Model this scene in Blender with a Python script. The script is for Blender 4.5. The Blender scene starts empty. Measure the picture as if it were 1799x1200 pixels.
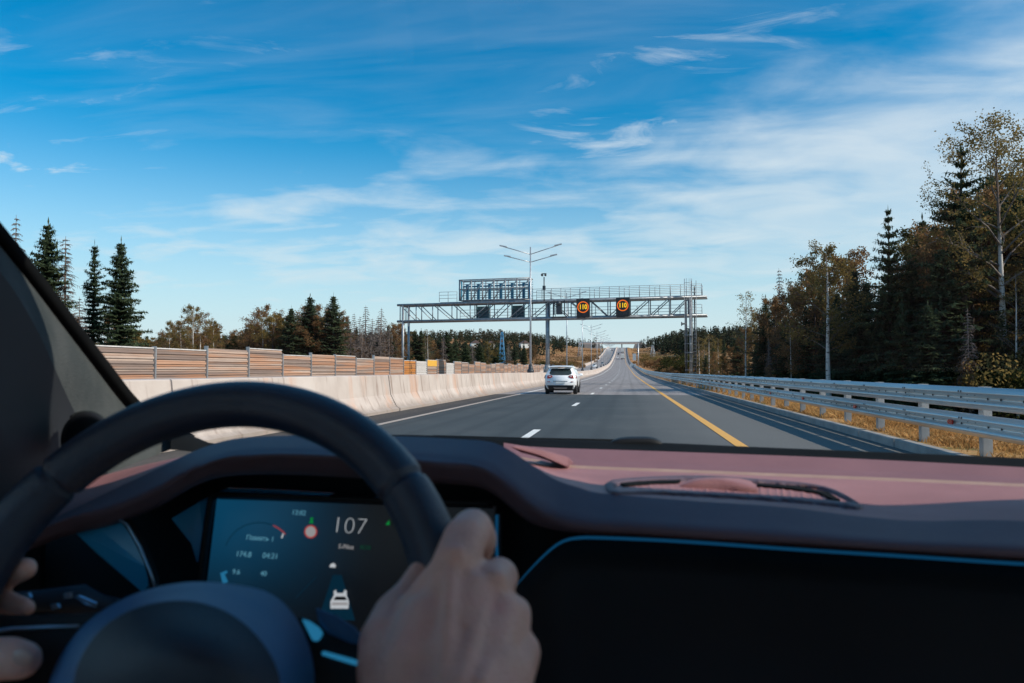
import bpy, bmesh, math, random
import numpy as np
from mathutils import Vector, Matrix
R = math.radians
random.seed(7); RNG = np.random.default_rng(7)
SC = bpy.context.scene
COL = SC.collection

# ------------------------------------------------------------------ camera
F = 1300.0                                     # focal length in photo pixels (photo is 1799 wide)
PITCH = math.atan(49/F); YAW = math.atan(202.5/F*math.cos(PITCH))
EYE = np.array([0.0, 0.0, 1.35])
FW = np.array([-math.sin(YAW)*math.cos(PITCH), math.cos(YAW)*math.cos(PITCH), math.sin(PITCH)])
RT = np.array([math.cos(YAW), math.sin(YAW), 0.0]); UP = np.cross(RT, FW)
cd = bpy.data.cameras.new('camera'); cam = bpy.data.objects.new('camera', cd); COL.objects.link(cam)
cam.location = EYE; cam.rotation_euler = (math.pi/2+PITCH, 0, YAW)
cd.sensor_width = 36; cd.lens = F/1799*36; cd.clip_start = .02; cd.clip_end = 9000
cd.dof.use_dof = True; cd.dof.focus_distance = 60; cd.dof.aperture_fstop = 9.0
SC.camera = cam
def at(px, py, Y):
    """a measured point of the photograph at forward distance Y (metres along the road)"""
    d = FW + RT*(px-899.5)/F - UP*(py-600)/F
    return EYE + d*(Y/d[1])
def proj(p):
    d = np.asarray(p, float)-EYE; z = d@FW
    return 899.5+F*(d@RT)/z, 600-F*(d@UP)/z

def proj_many(P):
    d = np.asarray(P, float)-EYE; z = d@FW
    return 899.5+F*(d@RT)/z, 600-F*(d@UP)/z
# ------------------------------------------------------------------ light
SUN_AZ, SUN_EL = 104.0, 36.0                    # degrees clockwise from straight ahead / above the horizon
SC.view_settings.view_transform = 'Standard'; SC.view_settings.look = 'None'
SC.view_settings.exposure = 0.0; SC.view_settings.gamma = 1.0
try: SC.view_settings.use_curve_mapping = False
except Exception: pass
sl = bpy.data.lights.new('sun', 'SUN'); so = bpy.data.objects.new('sun', sl); COL.objects.link(so)
sl.energy = 4.4; sl.angle = R(.5); sl.color = (1, .90, .77)
sd = Vector((math.sin(R(SUN_AZ))*math.cos(R(SUN_EL)), math.cos(R(SUN_AZ))*math.cos(R(SUN_EL)), math.sin(R(SUN_EL))))
so.rotation_euler = sd.to_track_quat('Z', 'Y').to_euler()
so.location = sd*200

class NT:
    """small helper for node trees"""
    def __init__(s, tree): s.t = tree; s.t.nodes.clear()
    def n(s, kind, ins=None, **kw):
        nd = s.t.nodes.new(kind)
        for k, v in kw.items(): setattr(nd, k, v)
        for k, v in (ins or {}).items():
            if isinstance(v, bpy.types.NodeSocket): s.t.links.new(v, nd.inputs[k])
            else: nd.inputs[k].default_value = v
        return nd
    def math(s, op, a, b=0.0, c=0.0, clamp=False):
        nd = s.n('ShaderNodeMath', {0: a, 1: b, 2: c}, operation=op, use_clamp=clamp); return nd.outputs[0]
    def vmath(s, op, a, b=(0, 0, 0)):
        nd = s.n('ShaderNodeVectorMath', {0: a, 1: b}, operation=op)
        return nd.outputs['Value'] if op == 'DOT_PRODUCT' else nd.outputs[0]
    def noise(s, vec, scale, detail=4, rough=.55, dist=0.0):
        return s.n('ShaderNodeTexNoise', {'Vector': vec, 'Scale': scale, 'Detail': detail, 'Roughness': rough, 'Distortion': dist}).outputs[0]
    def ramp(s, fac, stops):
        nd = s.n('ShaderNodeValToRGB', {0: fac}); e = nd.color_ramp.elements
        while len(e) < len(stops): e.new(.5)
        for i, (p, c) in enumerate(stops):
            e[i].position = p; e[i].color = (*c, 1) if len(c) == 3 else c
        return nd.outputs[0]
    def mix(s, fac, a, b, mode='MIX'):
        nd = s.n('ShaderNodeMix', data_type='RGBA', blend_type=mode)
        for k, v in ((0, fac), (6, a), (7, b)):
            if isinstance(v, bpy.types.NodeSocket): s.t.links.new(v, nd.inputs[k])
            else: nd.inputs[k].default_value = v if k == 0 or len(v) == 4 else (*v, 1)
        return nd.outputs[2]
    def smooth(s, v, a, b):
        return s.n('ShaderNodeMapRange', {'Value': v, 'From Min': a, 'From Max': b}, interpolation_type='SMOOTHSTEP').outputs[0]

# ------------------------------------------------------------------ sky
world = bpy.data.worlds.new('World'); SC.world = world; world.use_nodes = True
g = NT(world.node_tree)
sky = g.n('ShaderNodeTexSky', sky_type='NISHITA', sun_disc=False, sun_elevation=R(SUN_EL), sun_rotation=R(SUN_AZ),
          altitude=100, air_density=1.0, dust_density=.35, ozone_density=2.2)
D_ = g.vmath('NORMALIZE', g.n('ShaderNodeTexCoord').outputs['Generated'])
sep = g.n('ShaderNodeSeparateXYZ', {0: D_}); el = sep.outputs[2]
den = g.math('ADD', g.math('MAXIMUM', el, 0.0), .12)
pl = g.n('ShaderNodeCombineXYZ', {0: g.math('DIVIDE', sep.outputs[0], den), 1: g.math('DIVIDE', sep.outputs[1], den)}).outputs[0]
def rotsc(v, ang, sc): return g.n('ShaderNodeMapping', {'Vector': v, 'Rotation': (0, 0, ang), 'Scale': sc}).outputs[0]
warp = g.noise(pl, 1.1, 3)
n1 = g.noise(rotsc(pl, R(24), (.55, 1.9, 1)), 1.5, 7, .54, .5)       # drawn-out cirrus
n2 = g.noise(rotsc(pl, R(-14), (1, 1.3, 1)), 2.6, 6, .54, .4)      # ripples
n3 = g.noise(pl, .8, 4, .5)
def edge(a, b):
    n = np.cross(at(*a, 1)-EYE, at(*b, 1)-EYE); n /= np.linalg.norm(n)
    if n[2] > 0: n = -n                                               # positive below the line
    return g.vmath('DOT_PRODUCT', D_, tuple(n))
wob = g.math('ADD', g.math('MULTIPLY', g.math('SUBTRACT', n1, .5), .26), g.math('MULTIPLY', g.math('SUBTRACT', n2, .5), .20))
band = g.smooth(g.math('ADD', edge((60, 322), (1050, 296)), wob), -.07, .15)            # the low sheet of thin cloud
right = g.smooth(g.math('ADD', edge((930, 318), (1650, 15)), wob), -.06, .17)             # the bank climbing to the right
sheet = g.math('MULTIPLY', g.math('MAXIMUM', band, right), g.math('ADD', .44, g.math('MULTIPLY', n2, .60)))
right = g.smooth(g.math('ADD', edge((1180, 420), (1720, 40)), g.math('MULTIPLY', wob, .8)), -.02, .24)
n4 = g.noise(rotsc(pl, R(38), (.8, 1.7, 1)), 2.6, 8, .60, 1.0)
wisp = g.math('MULTIPLY', g.smooth(g.math('ADD', n4, g.math('MULTIPLY', g.math('SUBTRACT', n1, .5), .5)), .50, .78), g.math('MAXIMUM', g.smooth(n3, .44, .60), g.smooth(edge((620, 300), (250, -60)), -.05, .25)))
veil = g.math('MULTIPLY', g.smooth(n1, .35, .75), .15)
lx = edge((560, 520), (330, -40))
leftw = g.math('MAXIMUM', g.math('MULTIPLY', wisp, .72), veil)
low = g.math('POWER', g.smooth(el, .34, .0), 1.15)
cov = g.math('MAXIMUM', g.math('MAXIMUM', sheet, leftw), g.math('MULTIPLY', right, .88))
cov = g.math('MAXIMUM', cov, g.math('MULTIPLY', low, .97), clamp=True)
tint = g.n('ShaderNodeHueSaturation', {'Hue': .478, 'Saturation': 1.42, 'Value': 1.0, 'Color': sky.outputs[0]}).outputs[0]
tint = g.mix(1.0, tint, (.02, 1.04, 1.27, 1), 'MULTIPLY')
cloud = g.mix(g.smooth(el, .02, .45), (6.0, 7.0, 7.4), (6.6, 7.3, 7.9))
skyc = g.mix(cov, tint, cloud)
bg = g.n('ShaderNodeBackground', {'Color': skyc, 'Strength': .115})
g.n('ShaderNodeOutputWorld', {'Surface': bg.outputs[0]})

# ------------------------------------------------------------------ materials
def material(name):
    m = bpy.data.materials.new(name); m.use_nodes = True; return m, NT(m.node_tree)
def finish(g, shader): g.n('ShaderNodeOutputMaterial', {'Surface': shader}); return g
def pm(name, c1, c2=None, scale=6, rough=.6, metal=0, bump=0, bscale=None, spec=.5, detail=5, stretch=(1, 1, 1), coat=0, obj=True, lo=.35, hi=.65):
    m, g = material(name)
    tc = g.n('ShaderNodeTexCoord').outputs['Object' if obj else 'Generated']
    v = g.n('ShaderNodeMapping', {'Vector': tc, 'Scale': stretch}).outputs[0]
    c = g.ramp(g.noise(v, scale, detail), [(lo, c1), (hi, c2)]) if c2 else (*c1, 1)
    ins = {'Base Color': c, 'Roughness': rough, 'Metallic': metal, 'Specular IOR Level': spec, 'Coat Weight': coat}
    if bump: ins['Normal'] = g.n('ShaderNodeBump', {'Height': g.noise(v, bscale or scale*8, 3), 'Strength': bump, 'Distance': .01}).outputs[0]
    finish(g, g.n('ShaderNodeBsdfPrincipled', ins).outputs[0]); return m
def emit(name, c, s):
    m, g = material(name); finish(g, g.n('ShaderNodeEmission', {'Color': (*c, 1), 'Strength': s}).outputs[0]); return m
def leafmat(name, stops, trans=.32):
    m, g = material(name)
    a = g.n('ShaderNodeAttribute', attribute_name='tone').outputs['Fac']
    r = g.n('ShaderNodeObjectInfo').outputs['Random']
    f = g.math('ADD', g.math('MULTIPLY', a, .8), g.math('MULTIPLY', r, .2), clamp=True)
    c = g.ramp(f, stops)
    d = g.n('ShaderNodeBsdfDiffuse', {'Color': c}); t = g.n('ShaderNodeBsdfTranslucent', {'Color': c})
    finish(g, g.n('ShaderNodeMixShader', {0: trans, 1: d.outputs[0], 2: t.outputs[0]}).outputs[0]); return m

M = {}
def asphalt(name, c1, c2, c3, seam=None):
    m, g = material(name)
    p = g.n('ShaderNodeNewGeometry').outputs['Position']
    big = g.noise(g.n('ShaderNodeMapping', {'Vector': p, 'Scale': (1, .06, 1)}).outputs[0], .9, 5)
    mid = g.noise(p, .35, 5); fine = g.noise(p, 38, 3, .7)
    c = g.mix(g.smooth(big, .35, .68), c1, c2)
    c = g.mix(g.math('MULTIPLY', g.smooth(mid, .45, .70), .8), c, c3)
    oil = g.noise(g.n('ShaderNodeMapping', {'Vector': p, 'Scale': (.9, .11, 1)}).outputs[0], 1.6, 7, .7)
    c = g.mix(g.math('MULTIPLY', g.smooth(oil, .55, .72), .6), c, tuple(v*.5 for v in c1))
    sp = g.noise(p, 95, 2, .8)
    c = g.mix(g.smooth(sp, .52, .72), c, tuple(x*2.1 for x in c2))
    c = g.mix(g.smooth(fine, .55, .3), c, tuple(x*.62 for x in c1))
    # worn wheel tracks, slightly smoother and darker
    x = g.n('ShaderNodeSeparateXYZ', {0: p}).outputs[0]
    tr = g.math('ABSOLUTE', g.math('SUBTRACT', g.math('PINGPONG', g.math('ADD', x, 8.1), 1.0), .5))
    c = g.mix(g.math('MULTIPLY', g.smooth(tr, .25, .02), .45), c, tuple(v*.72 for v in c1))
    if name == 'asphalt_dark':      # the right lane and hard shoulder are dusty and worn pale
        c = g.mix(g.math('MULTIPLY', g.smooth(g.math('ADD', x, g.math('MULTIPLY', mid, 1.5)), -.6, 3.6), .85), c, g.mix(g.smooth(sp, .45, .7), (.125, .122, .115), (.24, .232, .215)))
    h = g.n('ShaderNodeBump', {'Height': fine, 'Strength': .35, 'Distance': .008}).outputs[0]
    finish(g, g.n('ShaderNodeBsdfPrincipled', {'Base Color': c, 'Roughness': .82, 'Specular IOR Level': .35, 'Normal': h}).outputs[0]); return m
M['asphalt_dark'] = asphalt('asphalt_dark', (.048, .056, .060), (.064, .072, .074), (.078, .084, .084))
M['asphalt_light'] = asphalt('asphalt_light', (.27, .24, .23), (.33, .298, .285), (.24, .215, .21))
M['asphalt_shoulder'] = asphalt('asphalt_shoulder', (.055, .05, .047), (.08, .07, .064), (.045, .043, .042))
def paint(name, c, worn):
    m, g = material(name)
    p = g.n('ShaderNodeNewGeometry').outputs['Position']
    f = g.smooth(g.math('ADD', g.noise(p, 3, 6, .7), g.math('MULTIPLY', g.noise(p, 45, 2), .35)), .72, .92)
    finish(g, g.n('ShaderNodeBsdfPrincipled', {'Base Color': g.mix(f, c, worn), 'Roughness': .7}).outputs[0]); return m
M['white_paint'] = paint('white_paint', (.82, .80, .76), (.4, .39, .37))
M['dusty_paint'] = paint('dusty_paint', (.46, .38, .32), (.22, .19, .17))
M['yellow_paint'] = paint('yellow_paint', (.78, .40, .085), (.5, .3, .12))
def concrete():
    m, g = material('barrier_concrete')
    p = g.n('ShaderNodeNewGeometry').outputs['Position']
    s = g.n('ShaderNodeSeparateXYZ', {0: p}); z = s.outputs[2]
    base = g.ramp(g.noise(p, .8, 6), [(.3, (.47, .385, .335)), (.7, (.62, .535, .48))])
    st = g.noise(g.n('ShaderNodeMapping', {'Vector': p, 'Scale': (1, 2.3, .22)}).outputs[0], 1.7, 6, .65)   # run-down stains
    c = g.mix(g.math('MULTIPLY', g.smooth(st, .53, .70), .75), base, (.25, .17, .135))
    st2 = g.noise(g.n('ShaderNodeMapping', {'Vector': p, 'Scale': (1, .7, .3)}).outputs[0], 1.0, 4, .6)
    c = g.mix(g.math('MULTIPLY', g.smooth(st2, .55, .7), .5), c, (.62, .33, .20))
    sp_ = g.math('ADD', z, g.math('MULTIPLY', g.noise(p, 2.3, 5, .7), -.55))
    c = g.mix(g.math('MULTIPLY', g.smooth(sp_, .06, -.22), .55), c, (.21, .165, .135))            # road dirt splashed on the foot
    h = g.n('ShaderNodeBump', {'Height': g.noise(p, 14, 5), 'Strength': .25, 'Distance': .02}).outputs[0]
    finish(g, g.n('ShaderNodeBsdfPrincipled', {'Base Color': c, 'Roughness': .9, 'Normal': h}).outputs[0]); return m
M['concrete'] = concrete()
M['kerb'] = pm('kerb_concrete', (.26, .25, .24), (.36, .34, .32), 2.5, .9, bump=.3)
M['steel'] = pm('galvanised_steel', (.42, .44, .46), (.55, .57, .59), 5, .42, .75, bump=.03)
M['rail_steel'] = pm('rail_steel', (.50, .485, .465), (.74, .715, .685), 2.2, .42, .55, bump=.06, stretch=(1, .12, 1.6))
M['post_steel'] = pm('post_steel', (.30, .31, .32), (.42, .43, .44), 4, .5, .5)
M['gantry_steel'] = pm('gantry_steel', (.24, .26, .275), (.36, .38, .40), 3, .45, .45)
M['dark_steel'] = pm('dark_steel', (.035, .045, .055), (.06, .07, .08), 5, .5, .3)
M['blue_panel'] = pm('blue_panel', (.02, .13, .22), (.03, .18, .28), 3, .5)
M['teal_panel'] = pm('teal_sign_back', (.035, .12, .155), (.055, .15, .185), 3, .5)
M['sign_back'] = pm('sign_back', (.42, .45, .48), (.55, .58, .60), 3, .5, .3)
M['display_black'] = pm('display_black', (.012, .013, .016), (.02, .022, .025), 30, .5)
M['red_reflector'] = pm('red_reflector', (.55, .03, .02), (.65, .05, .03), 20, .25)
M['black_hole'] = pm('bolt_hole', (.03, .03, .035), (.05, .05, .055), 8, .7)
M['led_orange'] = emit('led_orange', (1, .20, .03), .92)
M['led_yellow'] = emit('led_yellow', (1, .62, .03), 1.05)
M['bark'] = pm('bark', (.05, .035, .027), (.10, .075, .06), 9, .95, bump=.5, stretch=(1, 1, .3))
M['dead_bark'] = pm('dead_bark', (.12, .095, .085), (.20, .165, .15), 6, .95, stretch=(1, 1, .3))
def birchbark():
    m, g = material('birch_bark')
    tc = g.n('ShaderNodeTexCoord').outputs['Object']
    n = g.noise(g.n('ShaderNodeMapping', {'Vector': tc, 'Scale': (1.2, 1.2, 4)}).outputs[0], 1.6, 5, .7)
    c = g.mix(g.smooth(n, .55, .66), (.58, .54, .50), (.06, .05, .045))
    z = g.n('ShaderNodeSeparateXYZ', {0: tc}).outputs[2]
    c = g.mix(g.smooth(z, 9, 12.5), c, (.16, .11, .085))
    finish(g, g.n('ShaderNodeBsdfPrincipled', {'Base Color': c, 'Roughness': .85}).outputs[0]); return m
M['birch_bark'] = birchbark()
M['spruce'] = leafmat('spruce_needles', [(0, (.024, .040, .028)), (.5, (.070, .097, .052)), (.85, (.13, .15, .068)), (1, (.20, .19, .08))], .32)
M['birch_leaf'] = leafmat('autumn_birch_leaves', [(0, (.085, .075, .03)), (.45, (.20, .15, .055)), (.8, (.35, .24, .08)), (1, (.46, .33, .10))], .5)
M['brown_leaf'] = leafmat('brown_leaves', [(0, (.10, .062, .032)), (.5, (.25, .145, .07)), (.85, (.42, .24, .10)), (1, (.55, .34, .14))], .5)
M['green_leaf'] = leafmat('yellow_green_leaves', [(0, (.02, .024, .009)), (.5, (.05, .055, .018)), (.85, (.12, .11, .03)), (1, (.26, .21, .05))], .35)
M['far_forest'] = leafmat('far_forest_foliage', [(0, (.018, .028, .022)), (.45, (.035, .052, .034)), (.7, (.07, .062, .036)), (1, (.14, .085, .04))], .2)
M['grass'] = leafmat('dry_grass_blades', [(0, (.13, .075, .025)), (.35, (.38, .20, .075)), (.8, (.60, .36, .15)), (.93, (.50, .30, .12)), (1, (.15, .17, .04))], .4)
def ground():
    m, g = material('ground')
    p = g.n('ShaderNodeNewGeometry').outputs['Position']
    a = g.noise(p, .012, 7, .6); b = g.noise(p, .09, 6, .65); f = g.noise(p, 2.2, 4, .7)
    c = g.ramp(a, [(.36, (.10, .075, .035)), (.46, (.32, .15, .065)), (.56, (.40, .21, .09)), (.66, (.20, .14, .05))])
    c = g.mix(g.smooth(b, .5, .68), c, (.085, .062, .03)); c = g.mix(g.math('MULTIPLY', f, .45), c, (.44, .24, .11))
    x = g.n('ShaderNodeSeparateXYZ', {0: p})
    wood = g.math('MULTIPLY', g.smooth(x.outputs[0], 13, 20), g.smooth(x.outputs[1], 190, 150))   # needle litter under the right wood
    c = g.mix(wood, c, (.05, .036, .02))
    finish(g, g.n('ShaderNodeBsdfPrincipled', {'Base Color': c, 'Roughness': .95, 'Specular IOR Level': .1}).outputs[0]); return m
M['ground'] = ground()
def verge():
    m, g = material('verge_soil')
    p = g.n('ShaderNodeNewGeometry').outputs['Position']
    c = g.ramp(g.noise(p, 1.6, 6, .7), [(.3, (.24, .13, .06)), (.5, (.44, .25, .11)), (.7, (.36, .25, .09))])
    c = g.mix(g.smooth(g.noise(p, .5, 4), .58, .7), c, (.13, .14, .045))
    finish(g, g.n('ShaderNodeBsdfPrincipled', {'Base Color': c, 'Roughness': .95, 'Specular IOR Level': .1,
        'Normal': g.n('ShaderNodeBump', {'Height': g.noise(p, 30, 3), 'Strength': .8, 'Distance': .03}).outputs[0]}).outputs[0]); return m
M['verge'] = verge()
def fencewood(name, light, mid, warm, wamt):
    m, g = material(name)
    tc = g.n('ShaderNodeTexCoord').outputs['Object']; r = g.n('ShaderNodeObjectInfo').outputs['Random']
    off = g.n('ShaderNodeVectorMath', {0: tc, 1: g.n('ShaderNodeCombineXYZ', {0: g.math('MULTIPLY', r, 37), 1: g.math('MULTIPLY', r, 91), 2: g.math('MULTIPLY', r, 13)}).outputs[0]}, operation='ADD').outputs[0]
    row = g.noise(g.n('ShaderNodeMapping', {'Vector': off, 'Scale': (0, .02, 4.0)}).outputs[0], 1.0, 1)
    gr = g.noise(g.n('ShaderNodeMapping', {'Vector': off, 'Scale': (1, .35, 9)}).outputs[0], 2.2, 6, .7)
    c = g.mix(g.smooth(row, .38, .6), mid, light); c = g.mix(g.math('MULTIPLY', g.smooth(gr, .45, .75), .55), c, tuple(v*.5 for v in mid))
    big = g.noise(g.n('ShaderNodeMapping', {'Vector': off, 'Scale': (1, .10, 3.6)}).outputs[0], 1.3, 3)
    c = g.mix(g.math('MULTIPLY', g.smooth(g.math('ADD', big, g.math('MULTIPLY', row, .3)), .58, .76), wamt), c, warm)
    finish(g, g.n('ShaderNodeBsdfPrincipled', {'Base Color': c, 'Roughness': .85}).outputs[0]); return m
M['fence_wood'] = fencewood('weathered_fence_wood', (.50, .38, .31), (.25, .18, .15), (.50, .22, .10), .6)
M['fence_orange'] = fencewood('orange_fence_wood', (.52, .26, .11), (.36, .16, .07), (.62, .24, .04), .8)
M['fence_white'] = pm('white_fence_board', (.55, .52, .50), (.70, .66, .63), 4, .7)
M['fence_yellow'] = pm('yellow_fence_board', (.72, .36, .04), (.80, .45, .06), 4, .7)
M['car_white'] = pm('white_car_paint', (.86, .86, .87), (.90, .90, .91), 2, .28, coat=.6)
M['car_dark'] = pm('dark_car_paint', (.035, .04, .05), (.05, .055, .06), 2, .28, coat=.6)
M['car_grey'] = pm('grey_car_paint', (.30, .32, .34), (.36, .38, .40), 2, .3, .3, coat=.5)
M['car_black'] = pm('black_car_plastic', (.018, .019, .021), (.03, .031, .034), 12, .6)
M['car_glass'] = pm('dark_car_glass', (.012, .02, .02), (.02, .035, .032), 2, .06, coat=.5)
M['tail_lamp'] = pm('tail_lamp_red', (.24, .018, .010), (.34, .04, .02), 9, .2, coat=.15)
M['head_lamp'] = pm('head_lamp_clear', (.6, .62, .65), (.8, .82, .85), 9, .15, coat=.5)
M['tyre'] = pm('tyre_rubber', (.016, .016, .017), (.028, .028, .03), 14, .85)
M['alloy'] = pm('alloy_wheel', (.35, .36, .38), (.45, .46, .48), 8, .35, .8)
M['plate'] = pm('number_plate', (.68, .68, .66), (.76, .76, .74), 5, .5)
M['truck_box'] = pm('truck_box', (.60, .57, .53), (.70, .67, .63), .8, .6)
M['house_wall'] = pm('house_wall', (.70, .69, .66), (.78, .77, .74), 1, .8)
M['house_roof'] = pm('house_roof', (.09, .06, .055), (.14, .09, .08), 1.5, .8)
M['pylon_blue'] = pm('blue_pylon_paint', (.03, .17, .33), (.05, .22, .40), 1, .5)
M['pylon_grey'] = pm('grey_pylon_steel', (.30, .33, .36), (.40, .43, .46), 1, .5, .3)

# ------------------------------------------------------------------ objects
PLACED = {}
def prop(o, label=None, cat=None, group=None, kind=None):
    if label: o['label'] = label
    if cat: o['category'] = cat
    if group: o['group'] = group
    if kind: o['kind'] = kind
    return o
def empty(name, loc=(0, 0, 0), rz=0, **kw):
    o = bpy.data.objects.new(name, None); COL.objects.link(o); o.location = loc; o.rotation_euler = (0, 0, rz)
    o.empty_display_size = .1
    return prop(o, **kw)
class MB:
    """collects shapes; build() links them as one mesh object"""
    def __init__(s): s.v = []; s.f = []; s.sm = []
    def add(s, vs, fs, smooth=False):
        b = len(s.v); s.v.extend([tuple(map(float, p)) for p in vs]); s.f.extend([tuple(b+i for i in f) for f in fs]); s.sm.extend([smooth]*len(fs)); return s
    def box(s, c, d, rz=0):
        c = np.array(c, float); h = np.array(d, float)/2; cs, sn = math.cos(rz), math.sin(rz); vs = []
        for i in (-1, 1):
            for j in (-1, 1):
                for k in (-1, 1):
                    x, y, z = i*h[0], j*h[1], k*h[2]; vs.append((c[0]+x*cs-y*sn, c[1]+x*sn+y*cs, c[2]+z))
        return s.add(vs, [(0, 1, 3, 2), (4, 6, 7, 5), (0, 4, 5, 1), (2, 3, 7, 6), (0, 2, 6, 4), (1, 5, 7, 3)])
    def tube(s, pts, r, n=8, caps=True, smooth=True):
        pts = [np.array(p, float) for p in pts]; rs = r if isinstance(r, (list, tuple)) else [r]*len(pts)
        ref = None; rings = []
        for i, p in enumerate(pts):
            t = pts[min(i+1, len(pts)-1)]-pts[max(i-1, 0)]; t = t/(np.linalg.norm(t)+1e-9)
            if ref is None: ref = np.array([0, 0, 1.]) if abs(t[2]) < .9 else np.array([1., 0, 0])
            u = np.cross(t, ref); u /= np.linalg.norm(u)+1e-9; w = np.cross(u, t); ref = w
            rings.append([p+rs[i]*(math.cos(2*math.pi*k/n)*u+math.sin(2*math.pi*k/n)*w) for k in range(n)])
        vs = [q for rg in rings for q in rg]; fs = []
        for i in range(len(pts)-1):
            for k in range(n): fs.append((i*n+k, i*n+(k+1) % n, (i+1)*n+(k+1) % n, (i+1)*n+k))
        s.add(vs, fs, smooth)
        if caps:
            b = len(s.v)-len(vs); s.f.append(tuple(b+k for k in range(n))[::-1]); s.f.append(tuple(b+(len(pts)-1)*n+k for k in range(n))); s.sm += [False, False]
        return s
    def bar(s, a, b, w, h=None):
        return s.tube([a, b], w*.5*1.414, 4, True, False) if h is None else s.tube([a, b], [w*.7, h*.7], 4, True, False)
    def grid(s, rows, smooth=True, closed=False):
        n = len(rows[0]); vs = [p for r in rows for p in r]; fs = []
        for i in range(len(rows)-1):
            for k in range(n if closed else n-1): fs.append((i*n+k, i*n+(k+1) % n, (i+1)*n+(k+1) % n, (i+1)*n+k))
        return s.add(vs, fs, smooth)
    def prism(s, poly, d):
        """poly of 3-D points extruded by vector d"""
        n = len(poly); d = np.array(d, float); vs = [np.array(p, float) for p in poly]; vs += [p+d for p in vs]
        return s.add(vs, [tuple(range(n))[::-1], tuple(range(n, 2*n))]+[(i, (i+1) % n, n+(i+1) % n, n+i) for i in range(n)])
    def ball(s, c, r, nu=12, nv=8, sc=(1, 1, 1)):
        rows = []
        for i in range(nv+1):
            t = math.pi*i/nv; rows.append([(c[0]+r*sc[0]*math.sin(t)*math.cos(2*math.pi*k/nu), c[1]+r*sc[1]*math.sin(t)*math.sin(2*math.pi*k/nu), c[2]+r*sc[2]*math.cos(t)) for k in range(nu)])
        return s.grid(rows, True, True)
    def mesh(s, name, mat):
        me = bpy.data.meshes.new(name); me.from_pydata(s.v, [], s.f); me.polygons.foreach_set('use_smooth', s.sm)
        me.materials.append(mat); me.update(); return me
    def build(s, name, mat, parent=None, fixn=True, bevel=0, subd=0, **kw):
        me = s.mesh(name, mat)
        if fixn:
            b = bmesh.new(); b.from_mesh(me); bmesh.ops.recalc_face_normals(b, faces=b.faces); b.to_mesh(me); b.free()
        o = bpy.data.objects.new(name, me); COL.objects.link(o)
        if parent: o.parent = parent
        if bevel:
            md = o.modifiers.new('bevel', 'BEVEL'); md.width = bevel; md.segments = 2; md.limit_method = 'ANGLE'
        if subd:
            md = o.modifiers.new('subd', 'SUBSURF'); md.levels = subd; md.render_levels = subd
        return prop(o, **kw)
def world_parent(o, root):
    """parent a mesh that was built in world coordinates"""
    o.parent = root; o.matrix_parent_inverse = root.matrix_basis.inverted(); return o
def fast_mesh(name, V, Fq, mat, tone=None, smooth=False):
    """V (n,3), Fq (m,k) arrays, tone per face"""
    V = np.asarray(V, np.float32); Fq = np.asarray(Fq, np.int32); k = Fq.shape[1]
    me = bpy.data.meshes.new(name); me.vertices.add(len(V)); me.vertices.foreach_set('co', V.ravel())
    me.loops.add(Fq.size); me.loops.foreach_set('vertex_index', Fq.ravel())
    me.polygons.add(len(Fq)); me.polygons.foreach_set('loop_start', np.arange(0, Fq.size, k, dtype=np.int32))
    if tone is not None:
        a = me.attributes.new('tone', 'FLOAT', 'FACE'); a.data.foreach_set('value', np.asarray(tone, np.float32))
    if smooth: me.polygons.foreach_set('use_smooth', np.ones(len(Fq), bool))
    me.materials.append(mat); me.update(calc_edges=True); return me
def link(name, me, parent=None, loc=None, **kw):
    o = bpy.data.objects.new(name, me); COL.objects.link(o)
    if parent: o.parent = parent
    if loc is not None: o.location = loc
    return prop(o, **kw)
def copy_tree(o, parent=None):
    c = o.copy(); COL.objects.link(c)
    if parent: c.parent = parent
    for ch in list(o.children): copy_tree(ch, c)
    return c
def text_mesh(txt, size, mat, name, extrude=.002, sx=1.0, bold=0.0):
    cu = bpy.data.curves.new(name, 'FONT'); cu.body = txt; cu.size = size; cu.extrude = extrude; cu.align_x = 'CENTER'; cu.align_y = 'CENTER'; cu.resolution_u = 4; cu.offset = bold
    t = bpy.data.objects.new(name, cu); COL.objects.link(t)
    dg = bpy.context.evaluated_depsgraph_get(); me = bpy.data.meshes.new_from_object(t.evaluated_get(dg))
    bpy.data.objects.remove(t); bpy.data.curves.remove(cu); me.name = name; me.materials.clear(); me.materials.append(mat); return me

# ================================================================== the land and the road
KY = np.array([-200, -60, 0, 50, 100, 173, 260, 360, 490, 620, 752, 930, 1050, 1150, 1400, 5000], float)
KZ = np.array([.2, .05, 0, -.09, -.2, 0, .95, 2.46, 5.3, 9.9, 16.2, 27, 31.8, 32.8, 31, 28], float)
KX = np.array([0, 0, 0, 0, 0, -.3, -.7, -1.4, -2.75, -3.6, -4.3, -5, -5.2, -5.3, -5.5, -5.5], float)
def pchip(x, X, Y):
    h = np.diff(X); d = np.diff(Y)/h; m = np.zeros_like(Y)
    for i in range(1, len(X)-1):
        if d[i-1]*d[i] > 0: m[i] = 2*d[i-1]*d[i]/(d[i-1]+d[i])
    m[0] = d[0]; m[-1] = d[-1]
    x = np.asarray(x, float); i = np.clip(np.searchsorted(X, x)-1, 0, len(X)-2); t = np.clip((x-X[i])/h[i], 0, 1)
    return (2*t**3-3*t**2+1)*Y[i]+(t**3-2*t**2+t)*h[i]*m[i]+(-2*t**3+3*t**2)*Y[i+1]+(t**3-t**2)*h[i]*m[i+1]
def rz(y): return pchip(y, KY, KZ)
def rx(y): return pchip(y, KY, KX)
def sm(v, a, b): t = np.clip((v-a)/(b-a), 0, 1); return t*t*(3-2*t)
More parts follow.
